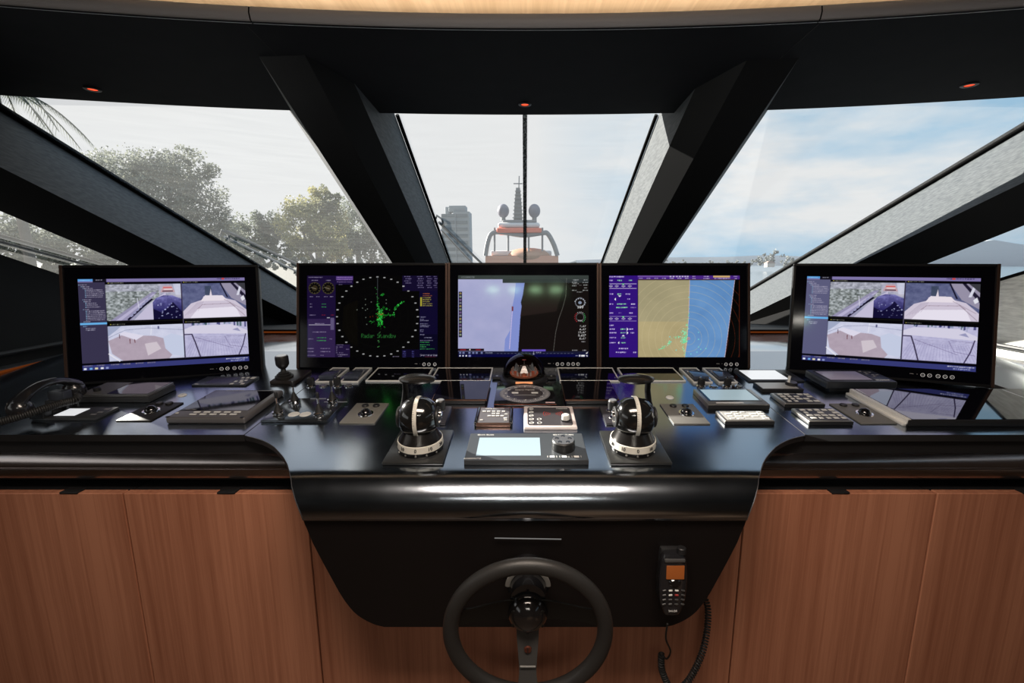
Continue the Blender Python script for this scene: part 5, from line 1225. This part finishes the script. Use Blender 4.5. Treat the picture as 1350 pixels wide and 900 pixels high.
# ================================================================== steering wheel
Wc = ray(696, 832) * .946 + Vector((0, 0, CZ))
t = thing('steering_wheel', 'black three spoke steering wheel below the console', 'steering wheel', Wc, (rad(90 + 4), 0, 0))
RR = .1605
LEA = mat('grey_black_leather', (.022, .021, .020), .42, spec=.45, bump=(400, .2))
MB().torus(RR, .0165, (0, 0, 0), 96, 20, sz=.92).build('rim', LEA, t)
SPK = mat('spoke_black', (.014, .014, .013), .35, metal=.4)
hz = -.050
def spoke(ang, nm='spoke'):
    M = Matrix.Rotation(ang, 4, 'Z'); n = 10; v = []
    for i in range(n + 1):
        u = i / n; r = .030 + (RR - .036) * u; z = hz + (0 - hz) * (u ** 1.3); wd = .021 + .004 * math.cos(u * PI) + (.006 * max(0, u - .75) * 4)
        for (a, b) in ((-wd, -.002), (wd, -.002), (wd, .002), (-wd, .002)): v.append((r, a, z + b))
    f = []
    for i in range(n):
        for k in range(4): k2 = (k + 1) % 4; f.append((4 * i + k, 4 * i + 4 + k, 4 * i + 4 + k2, 4 * i + k2))
    f += [(0, 1, 2, 3), (4 * n, 4 * n + 1, 4 * n + 2, 4 * n + 3)]
    s = MB(M=M).faces(v, f).build(nm, SPK if ang > -1 or ang < -2 else mat('spoke_grey', (.07, .068, .066), .4, metal=.5), t)
    return s
spoke(rad(12)); spoke(rad(168)); sp3 = spoke(rad(-90))
M = Matrix.Rotation(-PI / 2, 4, 'Z') @ TR(.078, 0, hz + .0245)
MB(M=M).lathe([(0, .0), (.0075, .0), (.0085, -.004)], seg=20, cap=False).build('emblem', mat('copper_emblem', (.16, .05, .03), .35, metal=.6), sp3)
MB(M=M).box((0, 0, .0006), (.014, .002, .001)).build('emblem_bar', BLK2, sp3)
MB(M=Matrix.Rotation(-PI / 2, 4, 'Z') @ TR(.108, 0, hz + .0365)).box((0, 0, 0), (.004, .034, .003), .0008, 1).build('spoke_step', mat('grey_step', (.22, .22, .21), .4), sp3)
MB().lathe([(.043, hz - .012), (.044, hz + .004), (.042, hz + .010), (.038, hz + .016), (.030, hz + .026), (.016, hz + .033), (0, hz + .035)], seg=44).build('hub', mat('hub_gloss', (.010, .009, .009), .14, coat=.7), t)
mb = MB()
for k in range(6): a = rad(30 + 60 * k); mb.lathe([(0, .002), (.0035, .002), (.004, 0)], (.036 * math.cos(a), .036 * math.sin(a), hz + .018), 10, cap=False)
mb.build('hub_bolt', SPK, t)
# steering column fixed to the console
cpos = at_y(696, 768, .925)
col = thing('steering_column', 'short black steering column boss behind the wheel with two silver ring pieces', 'steering column', cpos, (rad(90 + 2), 0, 0))
MB().lathe([(.050, -.040), (.050, .002), (.046, .010), (.040, .012), (.038, .050), (0, .050)], seg=44).build('housing', GLOSS, col)
for a0 in (rad(35), rad(145)): MB().torus(.0455, .006, (0, 0, .012), 16, 8, a0=a0 - rad(33), a1=a0 + rad(33), sz=.5).build('ring_segment', mat('dull_silver', (.28, .27, .25), .4, metal=.6), col)
hub_w = t.matrix_basis @ Vector((0, 0, hz - .01)); v1 = cpos
MB(M=col.matrix_basis.inverted()).tube([cpos + Vector((0, .01, 0)), hub_w], .026, 24).build('shaft', GLOSS, col)

# ================================================================== radio handset on the front panel
c = at_y(886, 768, .925)
t = thing('radio_handset', 'black radio handset with orange screen hanging on the front panel', 'radio handset', c, (rad(-4), 0, 0))
mb = MB(); n = 16; v = []; f = []; seg = 20
for i in range(n + 1):
    u = i / n; z = .073 - .146 * u; wx = .026 + .006 * math.sin(PI * min(1, u * 1.1)) - (.012 * max(0, u - .8) * 3); dy = .014 - .003 * u
    if i in (0, n): wx *= .85; dy *= .7
    for k in range(seg):
        a = 2 * PI * k / seg; ca, sa = math.cos(a), math.sin(a); v.append((wx * math.copysign(abs(ca) ** .55, ca), dy * math.copysign(abs(sa) ** .55, sa), z))
for i in range(n):
    for k in range(seg): k2 = (k + 1) % seg; f.append((i * seg + k, (i + 1) * seg + k, (i + 1) * seg + k2, i * seg + k2))
f += [tuple(range(seg)), tuple(n * seg + k for k in range(seg))]
mb.faces(v, f).build('body', HND, t)
MB().box((.002, -.0135, .034), (.040, .003, .032), .001).build('screen', mat('orange_lcd', (.10, .03, .01), .3, emit=(.75, .18, .03), es=.20), t)
MB().box((.000, -.013, .062), (.046, .006, .008), .002).build('top_bar', mat('grey_bar', (.12, .12, .12), .3, metal=.5), t)
MB().lathe([(.010, 0), (.010, .012), (.0085, .014), (0, .014)], (.018, -.002, .073), 18).build('knob', BLK2, t)
MB().lathe([(0, .003), (.009, .003), (.012, .0)], (.002, -.0125, .008), 24, M=RX(PI / 2) @ Matrix.Diagonal((1.2, .8, 1, 1)), cap=False).build('joypad', GLOSS, t)
for j in range(4):
    for i in range(4):
        lit = (i, j) in ((1, 0), (2, 0), (1, 1)); r_ = (i, j) == (2, 1)
        MB(M=TR(-.021 + i * .014, -.0130, -.010 - j * .011) @ RY(rad(-14 + i * 9))).box((0, 0, 0), (.0085, .0025, .004), .001, 1).build('key', KEYW if lit else (mat('red_key', (.35, .03, .03), .4) if r_ else mat('dark_key', (.05, .05, .05), .4)), t)
words('SAILOR', .006, TR(0, -.0125, -.060) @ RX(PI / 2), 'legend', WHITE, t)
MB().box((0, .030, .010), (.048, .032, .13), .006).build('cradle', BLK2, t)
p0 = at_y(880, 822, .93); p1 = at_y(878, 842, .95); p2 = at_y(884, 858, 1.0); p3 = at_y(879, 868, 1.04); p4 = at_y(871, 862, 1.06)
I = t.matrix_basis.inverted()
MB(M=I).tube(smooth([p0, p1, p2, p3, p4]), .0022, 8).build('cord', RUBBER, t)
o = coil('coiled_cord', smooth([I @ at_y(872, 862, 1.06), I @ at_y(873, 884, 1.06), I @ at_y(886, 908, 1.06), I @ at_y(905, 900, 1.06), I @ at_y(922, 870, 1.07), I @ at_y(931, 838, 1.09), I @ at_y(933, 800, 1.12), I @ at_y(922, 775, 1.14)]), .0068, 60, .0026, RUBBER, t)
for o in SC.objects:
    if '_w' in o: del o['_w']
# ================================================================== outside
WATER = mat('grey_blue_water', (.13, .17, .20), .25, bump=(.6, .6)); 
mb = MB(); mb.faces([(-60, 6, -6), (900, 6, -6), (900, 1500, -6), (-60, 1500, -6)], [(0, 1, 2, 3)]); tag(mb.build('sea', WATER), kind='structure')
mb = MB(); mb.box((-560, 500, -5.6), (1086, 1100, 1.6)); tag(mb.build('quay_ground', mat('pale_quay_earth', (.11, .105, .085), .9, bump=(.5, .5))), kind='structure')
def leafmat(name, a, b, tl=.35):
    m = bpy.data.materials.new(name); m.use_nodes = True; nt = m.node_tree; bs = nt.nodes['Principled BSDF']
    tc = nt.nodes.new('ShaderNodeTexCoord'); n = nt.nodes.new('ShaderNodeTexNoise'); n.inputs['Scale'].default_value = .35; n.inputs['Detail'].default_value = 5
    cr = nt.nodes.new('ShaderNodeValToRGB'); cr.color_ramp.elements[0].position = .38; cr.color_ramp.elements[1].position = .66
    cr.color_ramp.elements[0].color = (*a, 1); cr.color_ramp.elements[1].color = (*b, 1)
    nt.links.new(tc.outputs['Object'], n.inputs['Vector']); nt.links.new(n.outputs['Fac'], cr.inputs['Fac']); nt.links.new(cr.outputs['Color'], bs.inputs['Base Color'])
    bs.inputs['Roughness'].default_value = .7; bs.inputs['Specular IOR Level'].default_value = .2
    t = nt.nodes.new('ShaderNodeBsdfTranslucent'); nt.links.new(cr.outputs['Color'], t.inputs[0]); mx = nt.nodes.new('ShaderNodeMixShader'); mx.inputs[0].default_value = tl
    out = nt.nodes['Material Output']; nt.links.new(bs.outputs[0], mx.inputs[1]); nt.links.new(t.outputs[0], mx.inputs[2]); nt.links.new(mx.outputs[0], out.inputs['Surface'])
    return m
BARK = mat('grey_bark', (.16, .14, .12), .9)
def tree(lab, Y, blobs, m, n, leaf, trunk=None, group='trees on the left shore', seed=1, cat='tree', name='tree', gnd=-4.8):
    r = np.random.RandomState(seed); k = Y / F
    cs = [at_y(b[0], b[1], Y) for b in blobs]; base = Vector((cs[0].x, Y, gnd))
    t = thing(name, lab, cat, base, group=group)
    # leaves: small quads scattered over clumps
    tot = sum(b[2] * b[3] for b in blobs); V = []; 
    for b, c in zip(blobs, cs):
        nb = int(n * b[2] * b[3] / tot); nc = max(8, int(nb / 70))
        d = r.normal(size=(nc, 3)); d /= np.linalg.norm(d, axis=1)[:, None]; rr = r.uniform(.15, .80, nc) ** .5
        cc = np.array(c)[None] + d * rr[:, None] * np.array([b[2] * k, min(b[2], b[3]) * k, b[3] * k])
        idx = r.randint(nc, size=nb); cr = min(b[2], b[3]) * k * r.uniform(.20, .34, nc)
        q = r.normal(size=(nb, 3)); q /= np.linalg.norm(q, axis=1)[:, None]; p = cc[idx] + q * (cr[idx] * r.uniform(.5, 1.05, nb))[:, None]
        a = r.normal(size=(nb, 3)); a /= np.linalg.norm(a, axis=1)[:, None]; e = np.cross(a, r.normal(size=(nb, 3))); e /= np.linalg.norm(e, axis=1)[:, None]
        s = (leaf * k * r.uniform(.5, 1.2, nb))[:, None] / 2
        V.append(np.stack([p - a * s, p + e * s * .8, p + a * s, p - e * s * .8], 1))
    V = np.concatenate(V).reshape(-1, 3) - np.array(base); N_ = len(V) // 4
    me = bpy.data.meshes.new('crown'); me.vertices.add(len(V)); me.vertices.foreach_set('co', V.reshape(-1)); me.loops.add(N_ * 4); me.loops.foreach_set('vertex_index', np.arange(N_ * 4)); me.polygons.add(N_); me.polygons.foreach_set('loop_start', np.arange(N_) * 4); me.polygons.foreach_set('loop_total', np.full(N_, 4)); me.update(); me.validate()
    me.materials.append(m); o = bpy.data.objects.new('crown', me); COL.objects.link(o); o.parent = t
    if trunk:
        h = cs[0].z - gnd; mb = MB(); mb.tube([(0, 0, -.2), (.1, 0, h * .4), (0, 0, h)], [trunk, trunk * .8, trunk * .5], 10)
        for c in cs[1:]:
            mb.tube([(0, 0, h * .45), tuple((c - base) * .6 + Vector((0, 0, h * .1))), tuple(c - base)], [trunk * .5, trunk * .35, trunk * .2], 7)
        mb.build('trunk', BARK, t)
    return t
LG = leafmat('grey_green_leaves', (.13, .145, .125), (.32, .335, .27)); LY = leafmat('yellow_green_leaves', (.12, .14, .09), (.50, .46, .22)); LB = leafmat('soft_green_leaves', (.12, .14, .115), (.26, .28, .21))  # leaf colours lightened in place of aerial haze
tree('large spreading grey-green tree with gaps in its crown, seen through the left windscreen pane', 60, [(205, 262, 62, 58), (150, 240, 52, 40), (262, 280, 44, 56), (225, 225, 60, 30), (190, 310, 80, 40), (290, 318, 34, 34), (120, 262, 50, 50)], LG, 46000, 3.2, .8, seed=2)
tree('lower grey-green tree between the large tree and the yellow-leaved one', 72, [(335, 312, 34, 30), (355, 296, 24, 20), (310, 320, 30, 26), (372, 322, 30, 26)], LB, 10000, 3.4, .5, seed=3)
tree('bushy tree with yellow-green leaves left of the left pillar', 52, [(415, 280, 36, 30), (398, 300, 36, 36), (436, 305, 34, 36), (425, 262, 24, 18), (420, 328, 52, 20)], LY, 14000, 3.4, .5, seed=4)
tree('soft green tree partly hidden by the left pillar', 62, [(470, 305, 36, 42), (500, 315, 30, 36), (450, 320, 30, 24)], LB, 10000, 3.4, .5, seed=5)
tree('leafy tree filling the small lower window on the left', 44, [(30, 318, 60, 36), (100, 330, 55, 34), (150, 340, 50, 30), (-30, 300, 50, 40), (30, 354, 70, 18), (120, 358, 70, 18)], LG, 20000, 4, .5, seed=6)
tree('row of low shrubs at the foot of the trees on the left shore', 48, [(340, 348, 40, 14), (400, 350, 40, 12), (460, 350, 46, 12), (290, 345, 36, 16)], LB, 7000, 3, None, seed=7, cat='shrub', name='shrub_row')
# palm whose fronds hang in at the upper left
Yp = 22; c = at_y(-8, 118, Yp); t = thing('palm_tree', 'palm tree with drooping fronds at the upper left edge of the view', 'tree', (c.x, Yp, -4.8)); H = c.z + 4.8
MB().tube([(0, 0, -.2), (.2, 0, H * .5), (0, 0, H)], [.28, .2, .15], 10).build('trunk', BARK, t)
rp = np.random.RandomState(9)
for k in range(14):
    az = 2 * PI * k / 14 + rp.uniform(-.15, .15); L_ = 3.4; rise = rp.uniform(.1, .9); mb = MB(); P = []
    for i in range(10): u = i / 9; P.append(Vector((math.cos(az) * L_ * u * .9, math.sin(az) * L_ * u * .9, H + rise * math.sin(u * PI) - 1.9 * u * u)))
    mb.tube(P, [.03] * 9 + [.008], 5)
    for i in range(1, 10):
        tg = (P[i] - P[i - 1]).normalized(); sd_ = tg.cross(Vector((0, 0, 1))).normalized()
        for j in range(3):
            b0 = P[i - 1].lerp(P[i], j / 3)
            for q in (-1, 1):
                tip = b0 + sd_ * q * .42 * (1 - .4 * i / 10) + tg * .35 - Vector((0, 0, .28)); mb.faces([b0 - tg * .02, b0 + tg * .035, tip], [(0, 1, 2)])
    mb.build('frond', LB, t)
# distant right shore
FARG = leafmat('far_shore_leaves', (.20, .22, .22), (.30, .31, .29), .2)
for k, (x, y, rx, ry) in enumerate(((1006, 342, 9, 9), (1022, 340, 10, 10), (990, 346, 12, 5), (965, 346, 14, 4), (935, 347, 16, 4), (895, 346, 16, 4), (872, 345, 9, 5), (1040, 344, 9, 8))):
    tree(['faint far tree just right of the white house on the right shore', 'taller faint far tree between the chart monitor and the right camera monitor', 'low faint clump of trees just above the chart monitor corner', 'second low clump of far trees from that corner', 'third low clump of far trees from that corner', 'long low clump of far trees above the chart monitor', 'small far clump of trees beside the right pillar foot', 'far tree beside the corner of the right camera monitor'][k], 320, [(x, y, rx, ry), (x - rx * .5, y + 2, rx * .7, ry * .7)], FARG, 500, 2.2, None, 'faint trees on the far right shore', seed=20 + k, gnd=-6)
hs = thing('house', 'tiny pale house with a brown roof among the far trees on the right', 'house', at_y(1014, 352, 310)); MB().box((0, 0, 1.3), (5, 4, 2.6)).build('wall', mat('pale_render', (.55, .50, .45), .8), hs); MB().prism([(-2.9, -2.3), (2.9, -2.3), (2.9, 2.3), (-2.9, 2.3)], 2.6, 4.0, top=.35).build('roof', mat('roof_brown', (.30, .22, .18), .8), hs)
HZ = mat('hazy_hill', (.74, .75, .77), .95)  # distance haze put into the pale albedo of the backlit hills
def hill(lab, Y, pts, m=HZ):
    top = [at_y(x, y, Y) for x, y in pts]; v = []
    for p in top: v += [(p.x, Y, -6.2), (p.x, Y, p.z), (p.x, Y + 90, p.z - 3), (p.x, Y + 200, -6.2)]
    f = []
    for i in range(len(top) - 1):
        for k in range(3): a = 4 * i + k; f.append((a, a + 1, a + 5, a + 4))
    return tag(MB().faces(v, f).build('hill', m), lab, 'hill')
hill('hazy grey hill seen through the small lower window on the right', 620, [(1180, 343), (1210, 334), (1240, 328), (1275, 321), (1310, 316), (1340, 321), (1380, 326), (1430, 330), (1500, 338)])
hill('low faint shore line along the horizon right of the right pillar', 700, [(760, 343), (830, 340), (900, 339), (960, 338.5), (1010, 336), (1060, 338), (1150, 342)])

# yacht lying ahead, seen from astern
Yb = 56; k = Yb / F
def bp(x, y, dy=0): return at_y(x, y, Yb + dy)
o0 = bp(688, 345); o0.z = -6; bt = thing('yacht', 'large yacht lying ahead with two round radar domes, an orange awning and a tall mast', 'yacht', o0)
def bw(mb, *a, **kw): mb.bm.transform(Matrix.Translation(-o0)); return mb.build(*a, **kw)
def bbox(x0, y0, x1, y1, d0, d1, bev=0):
    a = bp(x0, y0); b = bp(x1, y1); return MB().box(((a.x + b.x) / 2, Yb + (d0 + d1) / 2, (a.z + b.z) / 2), (b.x - a.x, d1 - d0, a.z - b.z), bev, 2)
OR = mat('salmon_hull', (.62, .30, .20), .5); AW = mat('orange_awning', (.75, .16, .09), .6); YG = mat('hazy_grey_metal', (.20, .21, .22), .5); YW = mat('boat_white', (.62, .63, .64), .4)
mb = MB(); a = bp(640, 337); b = bp(736, 337); v = []
for (x, z, y) in ((a.x, a.z, Yb), (b.x, b.z, Yb), (b.x + .3, -6, Yb + .5), (a.x - .3, -6, Yb + .5), (a.x, a.z, Yb + 16), (b.x, b.z, Yb + 16), (b.x, -6, Yb + 16), (a.x, -6, Yb + 16)): v.append((x, y, z))
mb.faces(v, [(0, 1, 2, 3), (4, 5, 6, 7), (0, 1, 5, 4), (1, 2, 6, 5), (0, 3, 7, 4)]); bw(mb, 'hull', OR, bt)
bw(bbox(646, 330, 728, 337, 1, 12, .2), 'deck_house', YW, bt)
mb = MB().ball(bp(697, 337, 2), 2.3, 24, (1.25, 1, .42)); bw(mb, 'tender_cover', mat('tan_cover', (.45, .26, .17), .7), bt)
bw(bbox(655, 300.5, 714, 307, -.5, 5, .15), 'awning', AW, bt)
mb = MB().tube(smooth([bp(640, 337), bp(643, 320), bp(648, 308), bp(660, 306), bp(690, 310), bp(715, 307), bp(722, 308), bp(730, 322), bp(735, 337)]), .28, 8); bw(mb, 'arch', YG, bt)
for x in (652, 670, 697, 715): bw(MB().tube([bp(x, 300), bp(x, 331)], .12, 8), 'post', YG, bt)
bw(bbox(656, 293, 712, 300, 0, 4, .3), 'roof', YW, bt); bw(bbox(662, 289, 708, 293, .5, 3, .2), 'radar_deck', YG, bt)
for x in (663.5, 704.5):
    r_ = bw(MB().ball(bp(x, 278, 1), .72, 24, (1, 1, 1.15)), 'radar_dome', mat('dome_grey', (.20, .20, .24), .5), bt); bw(MB().tube([bp(x, 286, 1), bp(x, 291, 1)], .28, 12), 'dome_pedestal', YG, bt)
v = []; f = []
for (y, hw_) in ((298, 6.2), (270, 4.6), (248, 2.6)):
    c = bp(683, y, 1.5); v += [(c.x - hw_ * k, c.y - .4, c.z), (c.x + hw_ * k, c.y - .4, c.z), (c.x + hw_ * k, c.y + .4, c.z), (c.x - hw_ * k, c.y + .4, c.z)]
for i in range(2):
    for q in range(4): q2 = (q + 1) % 4; f.append((4 * i + q, 4 * i + q2, 4 * i + 4 + q2, 4 * i + 4 + q))
mb = MB().faces(v, f)
for y in range(252, 298, 5): c = bp(683, y, 1.0); mb.box(c, ((2.9 + (y - 248) * .08) * 2.4 * k, .2, .10))
bw(mb, 'mast', YG, bt); bw(MB().tube([bp(684, 250, 1.5), bp(684.5, 232, 1.5)], .07, 6).tube([bp(677, 242, 1.5), bp(689, 242, 1.5)], .07, 6), 'antenna', YG, bt)
# tall building far ahead
Yt = 190
a = at_y(584, 285, Yt); b = at_y(622, 345, Yt); base = Vector(((a.x + b.x) / 2, Yt, -6)); bd = thing('tower_building', 'pale grey tall building left of the yacht ahead', 'building', base)
W_ = b.x - a.x; H_ = at_y(600, 280, Yt).z + 6; CON = mat('hazy_concrete', (.30, .33, .35), .8); GLZ = mat('hazy_windows', (.16, .19, .21), .4)
MB().box((-W_ * .24, 0, H_ * .48), (W_ * .5, 9, H_ * .96)).build('wall', CON, bd); MB().box((W_ * .20, .5, H_ * .5), (W_ * .56, 9, H_)).build('tower_block', CON, bd)
MB().box((W_ * .05, 0, H_ + 1.2), (W_ * .6, 6, 2.4), .3).box((-W_ * .30, 0, H_ * .96 + 1.6), (2.2, 3, 3.2), .3).build('roof_plant', CON, bd)
for fl in range(12):
    z = H_ * .94 - fl * 2.6; MB().box((-W_ * .24, -4.55, z), (W_ * .44, .2, 1.2)).build('window_band', GLZ, bd); MB().box((W_ * .22, -4.05, z), (W_ * .40, .2, 1.2)).build('window_band', GLZ, bd)
# slender lattice mast beside the right pillar
p = at_y(866, 345, 120); lm = MB().tube([(0, 0, 0), (.4, 0, 4.0)], .12, 6).tube([(2.2, 0, 0), (1.6, 0, 3.2)], .10, 6).tube([(0, 0, 2.8), (2, 0, 2.6)], .08, 6).tube([(0, 0, 1.4), (2.1, 0, 1.2)], .08, 6).build('lattice_post', YG); lm.location = p; tag(lm, 'thin grey lattice frame on the water just right of the right pillar foot', 'post')
# windscreen wipers and outside rails
def on_plane(px, py, P, n):
    r_ = ray(px, py); O = Vector((0, 0, CZ)); return O + r_ * ((P - O).dot(n) / r_.dot(n))
WIP = mat('grey_wiper_metal', (.10, .11, .12), .35, metal=.6)
nC = Vector((1, 0, 0)).cross(dC).normalized(); PC = pz(692, 152.5, GZ)
if nC.z < 0: nC = -nC
PC = PC + nC * .04
nL = (pz(385, 151, GZ) - E1l).cross(dL).normalized()
if nL.z < 0: nL = -nL
PL = E1l + nL * .05
nS = (L4l - E3l).cross(dL).normalized()
if nS.x > 0: nS = -nS
PS = E3l + nS * .06
def wiper(lab, P, n, a0, a1, b0, b1, pv):
    t = thing('windscreen_wiper', lab, 'wiper', on_plane(*pv, P, n), group='wipers outside the windscreen'); M = Matrix.Translation(-t.location)
    MB(M=M).tube([on_plane(*a0, P, n), on_plane(*a1, P, n)], .011, 10).build('arm', WIP, t)
    MB(M=M).tube([on_plane(*b0, P, n), on_plane(*b1, P, n)], .009, 10).build('rod', mat('pale_wiper_rod', (.28, .30, .32), .3, metal=.6), t)
    MB(M=M).tube([on_plane(pv[0] - 3, pv[1] + 8, P, n), on_plane(*pv, P, n), on_plane(pv[0] + 7, pv[1] + 5, P, n), on_plane(pv[0] + 9, pv[1] + 13, P, n)], .009, 8).build('pivot', WIP, t)
wiper('grey windscreen wiper rods in the lower left corner of the centre pane', PC, nC, (579, 293), (640, 352), (582, 303), (628, 352), (576, 284))
wiper('grey windscreen wiper rods low in the left pane, above the radar monitor', PL, nL, (299, 305), (400, 352), (296, 312), (392, 358), (293, 303))
sr = thing('side_rail', 'pair of pale rails outside the small lower left window', 'rail', on_plane(60, 330, PS, nS)); M = Matrix.Translation(-sr.location)
for (a, b, r_) in (((-10, 308), (150, 352), .009), ((-10, 316), (140, 356), .007)): MB(M=M).tube([on_plane(*a, PS, nS), on_plane(*b, PS, nS)], r_, 8).build('bar', WIP, sr)
# ================================================================== light, sky, camera
w = bpy.data.worlds.new('sky'); SC.world = w; w.use_nodes = True; nt = w.node_tree; nt.nodes.clear()
L = nt.links.new
out = nt.nodes.new('ShaderNodeOutputWorld'); bg = nt.nodes.new('ShaderNodeBackground')
tc = nt.nodes.new('ShaderNodeTexCoord'); sp = nt.nodes.new('ShaderNodeSeparateXYZ'); L(tc.outputs['Generated'], sp.inputs[0])
mp = nt.nodes.new('ShaderNodeMapping'); mp.inputs['Scale'].default_value = (1.6, 1.6, 5.0); mp.inputs['Location'].default_value = (1.7, .4, .2); L(tc.outputs['Generated'], mp.inputs['Vector'])
nz = nt.nodes.new('ShaderNodeTexNoise'); nz.inputs['Scale'].default_value = 1.5; nz.inputs['Detail'].default_value = 7; nz.inputs['Roughness'].default_value = .55
L(mp.outputs[0], nz.inputs['Vector'])
cr = nt.nodes.new('ShaderNodeMapRange'); cr.inputs['From Min'].default_value = .42; cr.inputs['From Max'].default_value = .62; L(nz.outputs['Fac'], cr.inputs['Value'])
gx = nt.nodes.new('ShaderNodeMapRange'); gx.inputs['From Min'].default_value = .02; gx.inputs['From Max'].default_value = .38; L(sp.outputs['X'], gx.inputs['Value'])
inv = nt.nodes.new('ShaderNodeMath'); inv.operation = 'SUBTRACT'; inv.inputs[0].default_value = 1; L(cr.outputs['Result'], inv.inputs[1])
mul = nt.nodes.new('ShaderNodeMath'); mul.operation = 'MULTIPLY'; L(inv.outputs[0], mul.inputs[0]); L(gx.outputs['Result'], mul.inputs[1])
mix = nt.nodes.new('ShaderNodeMix'); mix.data_type = 'RGBA'; L(mul.outputs[0], mix.inputs[0])
mix.inputs[6].default_value = (.76, .765, .77, 1); mix.inputs[7].default_value = (.33, .53, .70, 1)
zb = nt.nodes.new('ShaderNodeMapRange'); zb.inputs['From Min'].default_value = .42; zb.inputs['From Max'].default_value = .75; zb.inputs['To Max'].default_value = .8; L(sp.outputs['Z'], zb.inputs['Value'])
mz = nt.nodes.new('ShaderNodeMix'); mz.data_type = 'RGBA'; L(zb.outputs['Result'], mz.inputs[0]); L(mix.outputs[2], mz.inputs[6]); mz.inputs[7].default_value = (.38, .56, .80, 1); mix = mz
# ground haze below the horizon
gz = nt.nodes.new('ShaderNodeMapRange'); gz.inputs['From Min'].default_value = -.04; gz.inputs['From Max'].default_value = .0; L(sp.outputs['Z'], gz.inputs['Value'])
mx2 = nt.nodes.new('ShaderNodeMix'); mx2.data_type = 'RGBA'; L(gz.outputs['Result'], mx2.inputs[0]); mx2.inputs[6].default_value = (.10, .12, .13, 1); L(mix.outputs[2], mx2.inputs[7])
L(mx2.outputs[2], bg.inputs['Color']); bg.inputs['Strength'].default_value = 1.0; L(bg.outputs[0], out.inputs['Surface'])

sun = bpy.data.lights.new('sun', 'SUN'); sun.energy = 18.0; sun.angle = rad(.6); sun.color = (1, .94, .85)
so = bpy.data.objects.new('sun', sun); COL.objects.link(so)
to_sun = Vector((-1.0, .60, .50)).normalized()
so.rotation_euler = (-to_sun).to_track_quat('-Z', 'Y').to_euler()

# downlights on the ceiling behind the helm
DOWN = emis('downlight_glow', (1.0, .95, .85), 60.)
for i, (x, y) in enumerate(((-.36, -1.4), (-.12, -1.4), (.12, -1.4), (.35, -1.4))):
    t = thing('ceiling_downlight', 'round downlight in the pale ceiling behind the helm', 'light', (x, y, C_(.86)), group='cabin downlights')
    MB().lathe([(.085, .0), (.085, -.006), (.072, -.006), (.072, 0)], seg=28, cap=False).build('bezel', SILVER, t)
    MB().lathe([(.0, -.003), (.070, -.003)], seg=28, cap=False).build('lens', DOWN, t)
def area(nm, loc, size, e, col, rot=(0, 0, 0)):
    l = bpy.data.lights.new(nm, 'AREA'); l.shape = 'RECTANGLE'; l.size, l.size_y = size; l.energy = e; l.color = col
    o = bpy.data.objects.new(nm, l); COL.objects.link(o); o.location = loc; o.rotation_euler = rot; return o
area('cabin_fill', (0, .18, 2.24), (.95, .45), 34, (1, .84, .71))  # added area light without a fixture, brightens wood fronts and console nose

cam = bpy.data.cameras.new('camera'); co = bpy.data.objects.new('camera', cam); COL.objects.link(co)
cam.sensor_width = 36; cam.lens = 600 / 1350 * 36; cam.shift_x = -(692 - 675) / 1350.0
co.location = (0, 0, CZ); co.rotation_euler = (rad(90 - 10.1), 0, 0); cam.clip_start = .02; cam.clip_end = 3000
SC.camera = co
SC.view_settings.view_transform = 'Standard'; SC.view_settings.look = 'None'; SC.view_settings.gamma = 1; SC.view_settings.exposure = 0
SC.view_settings.use_curve_mapping = False
SC.cycles.use_denoising = True
SC.cycles.max_bounces = 8; SC.cycles.transparent_max_bounces = 12; SC.cycles.sample_clamp_indirect = 4
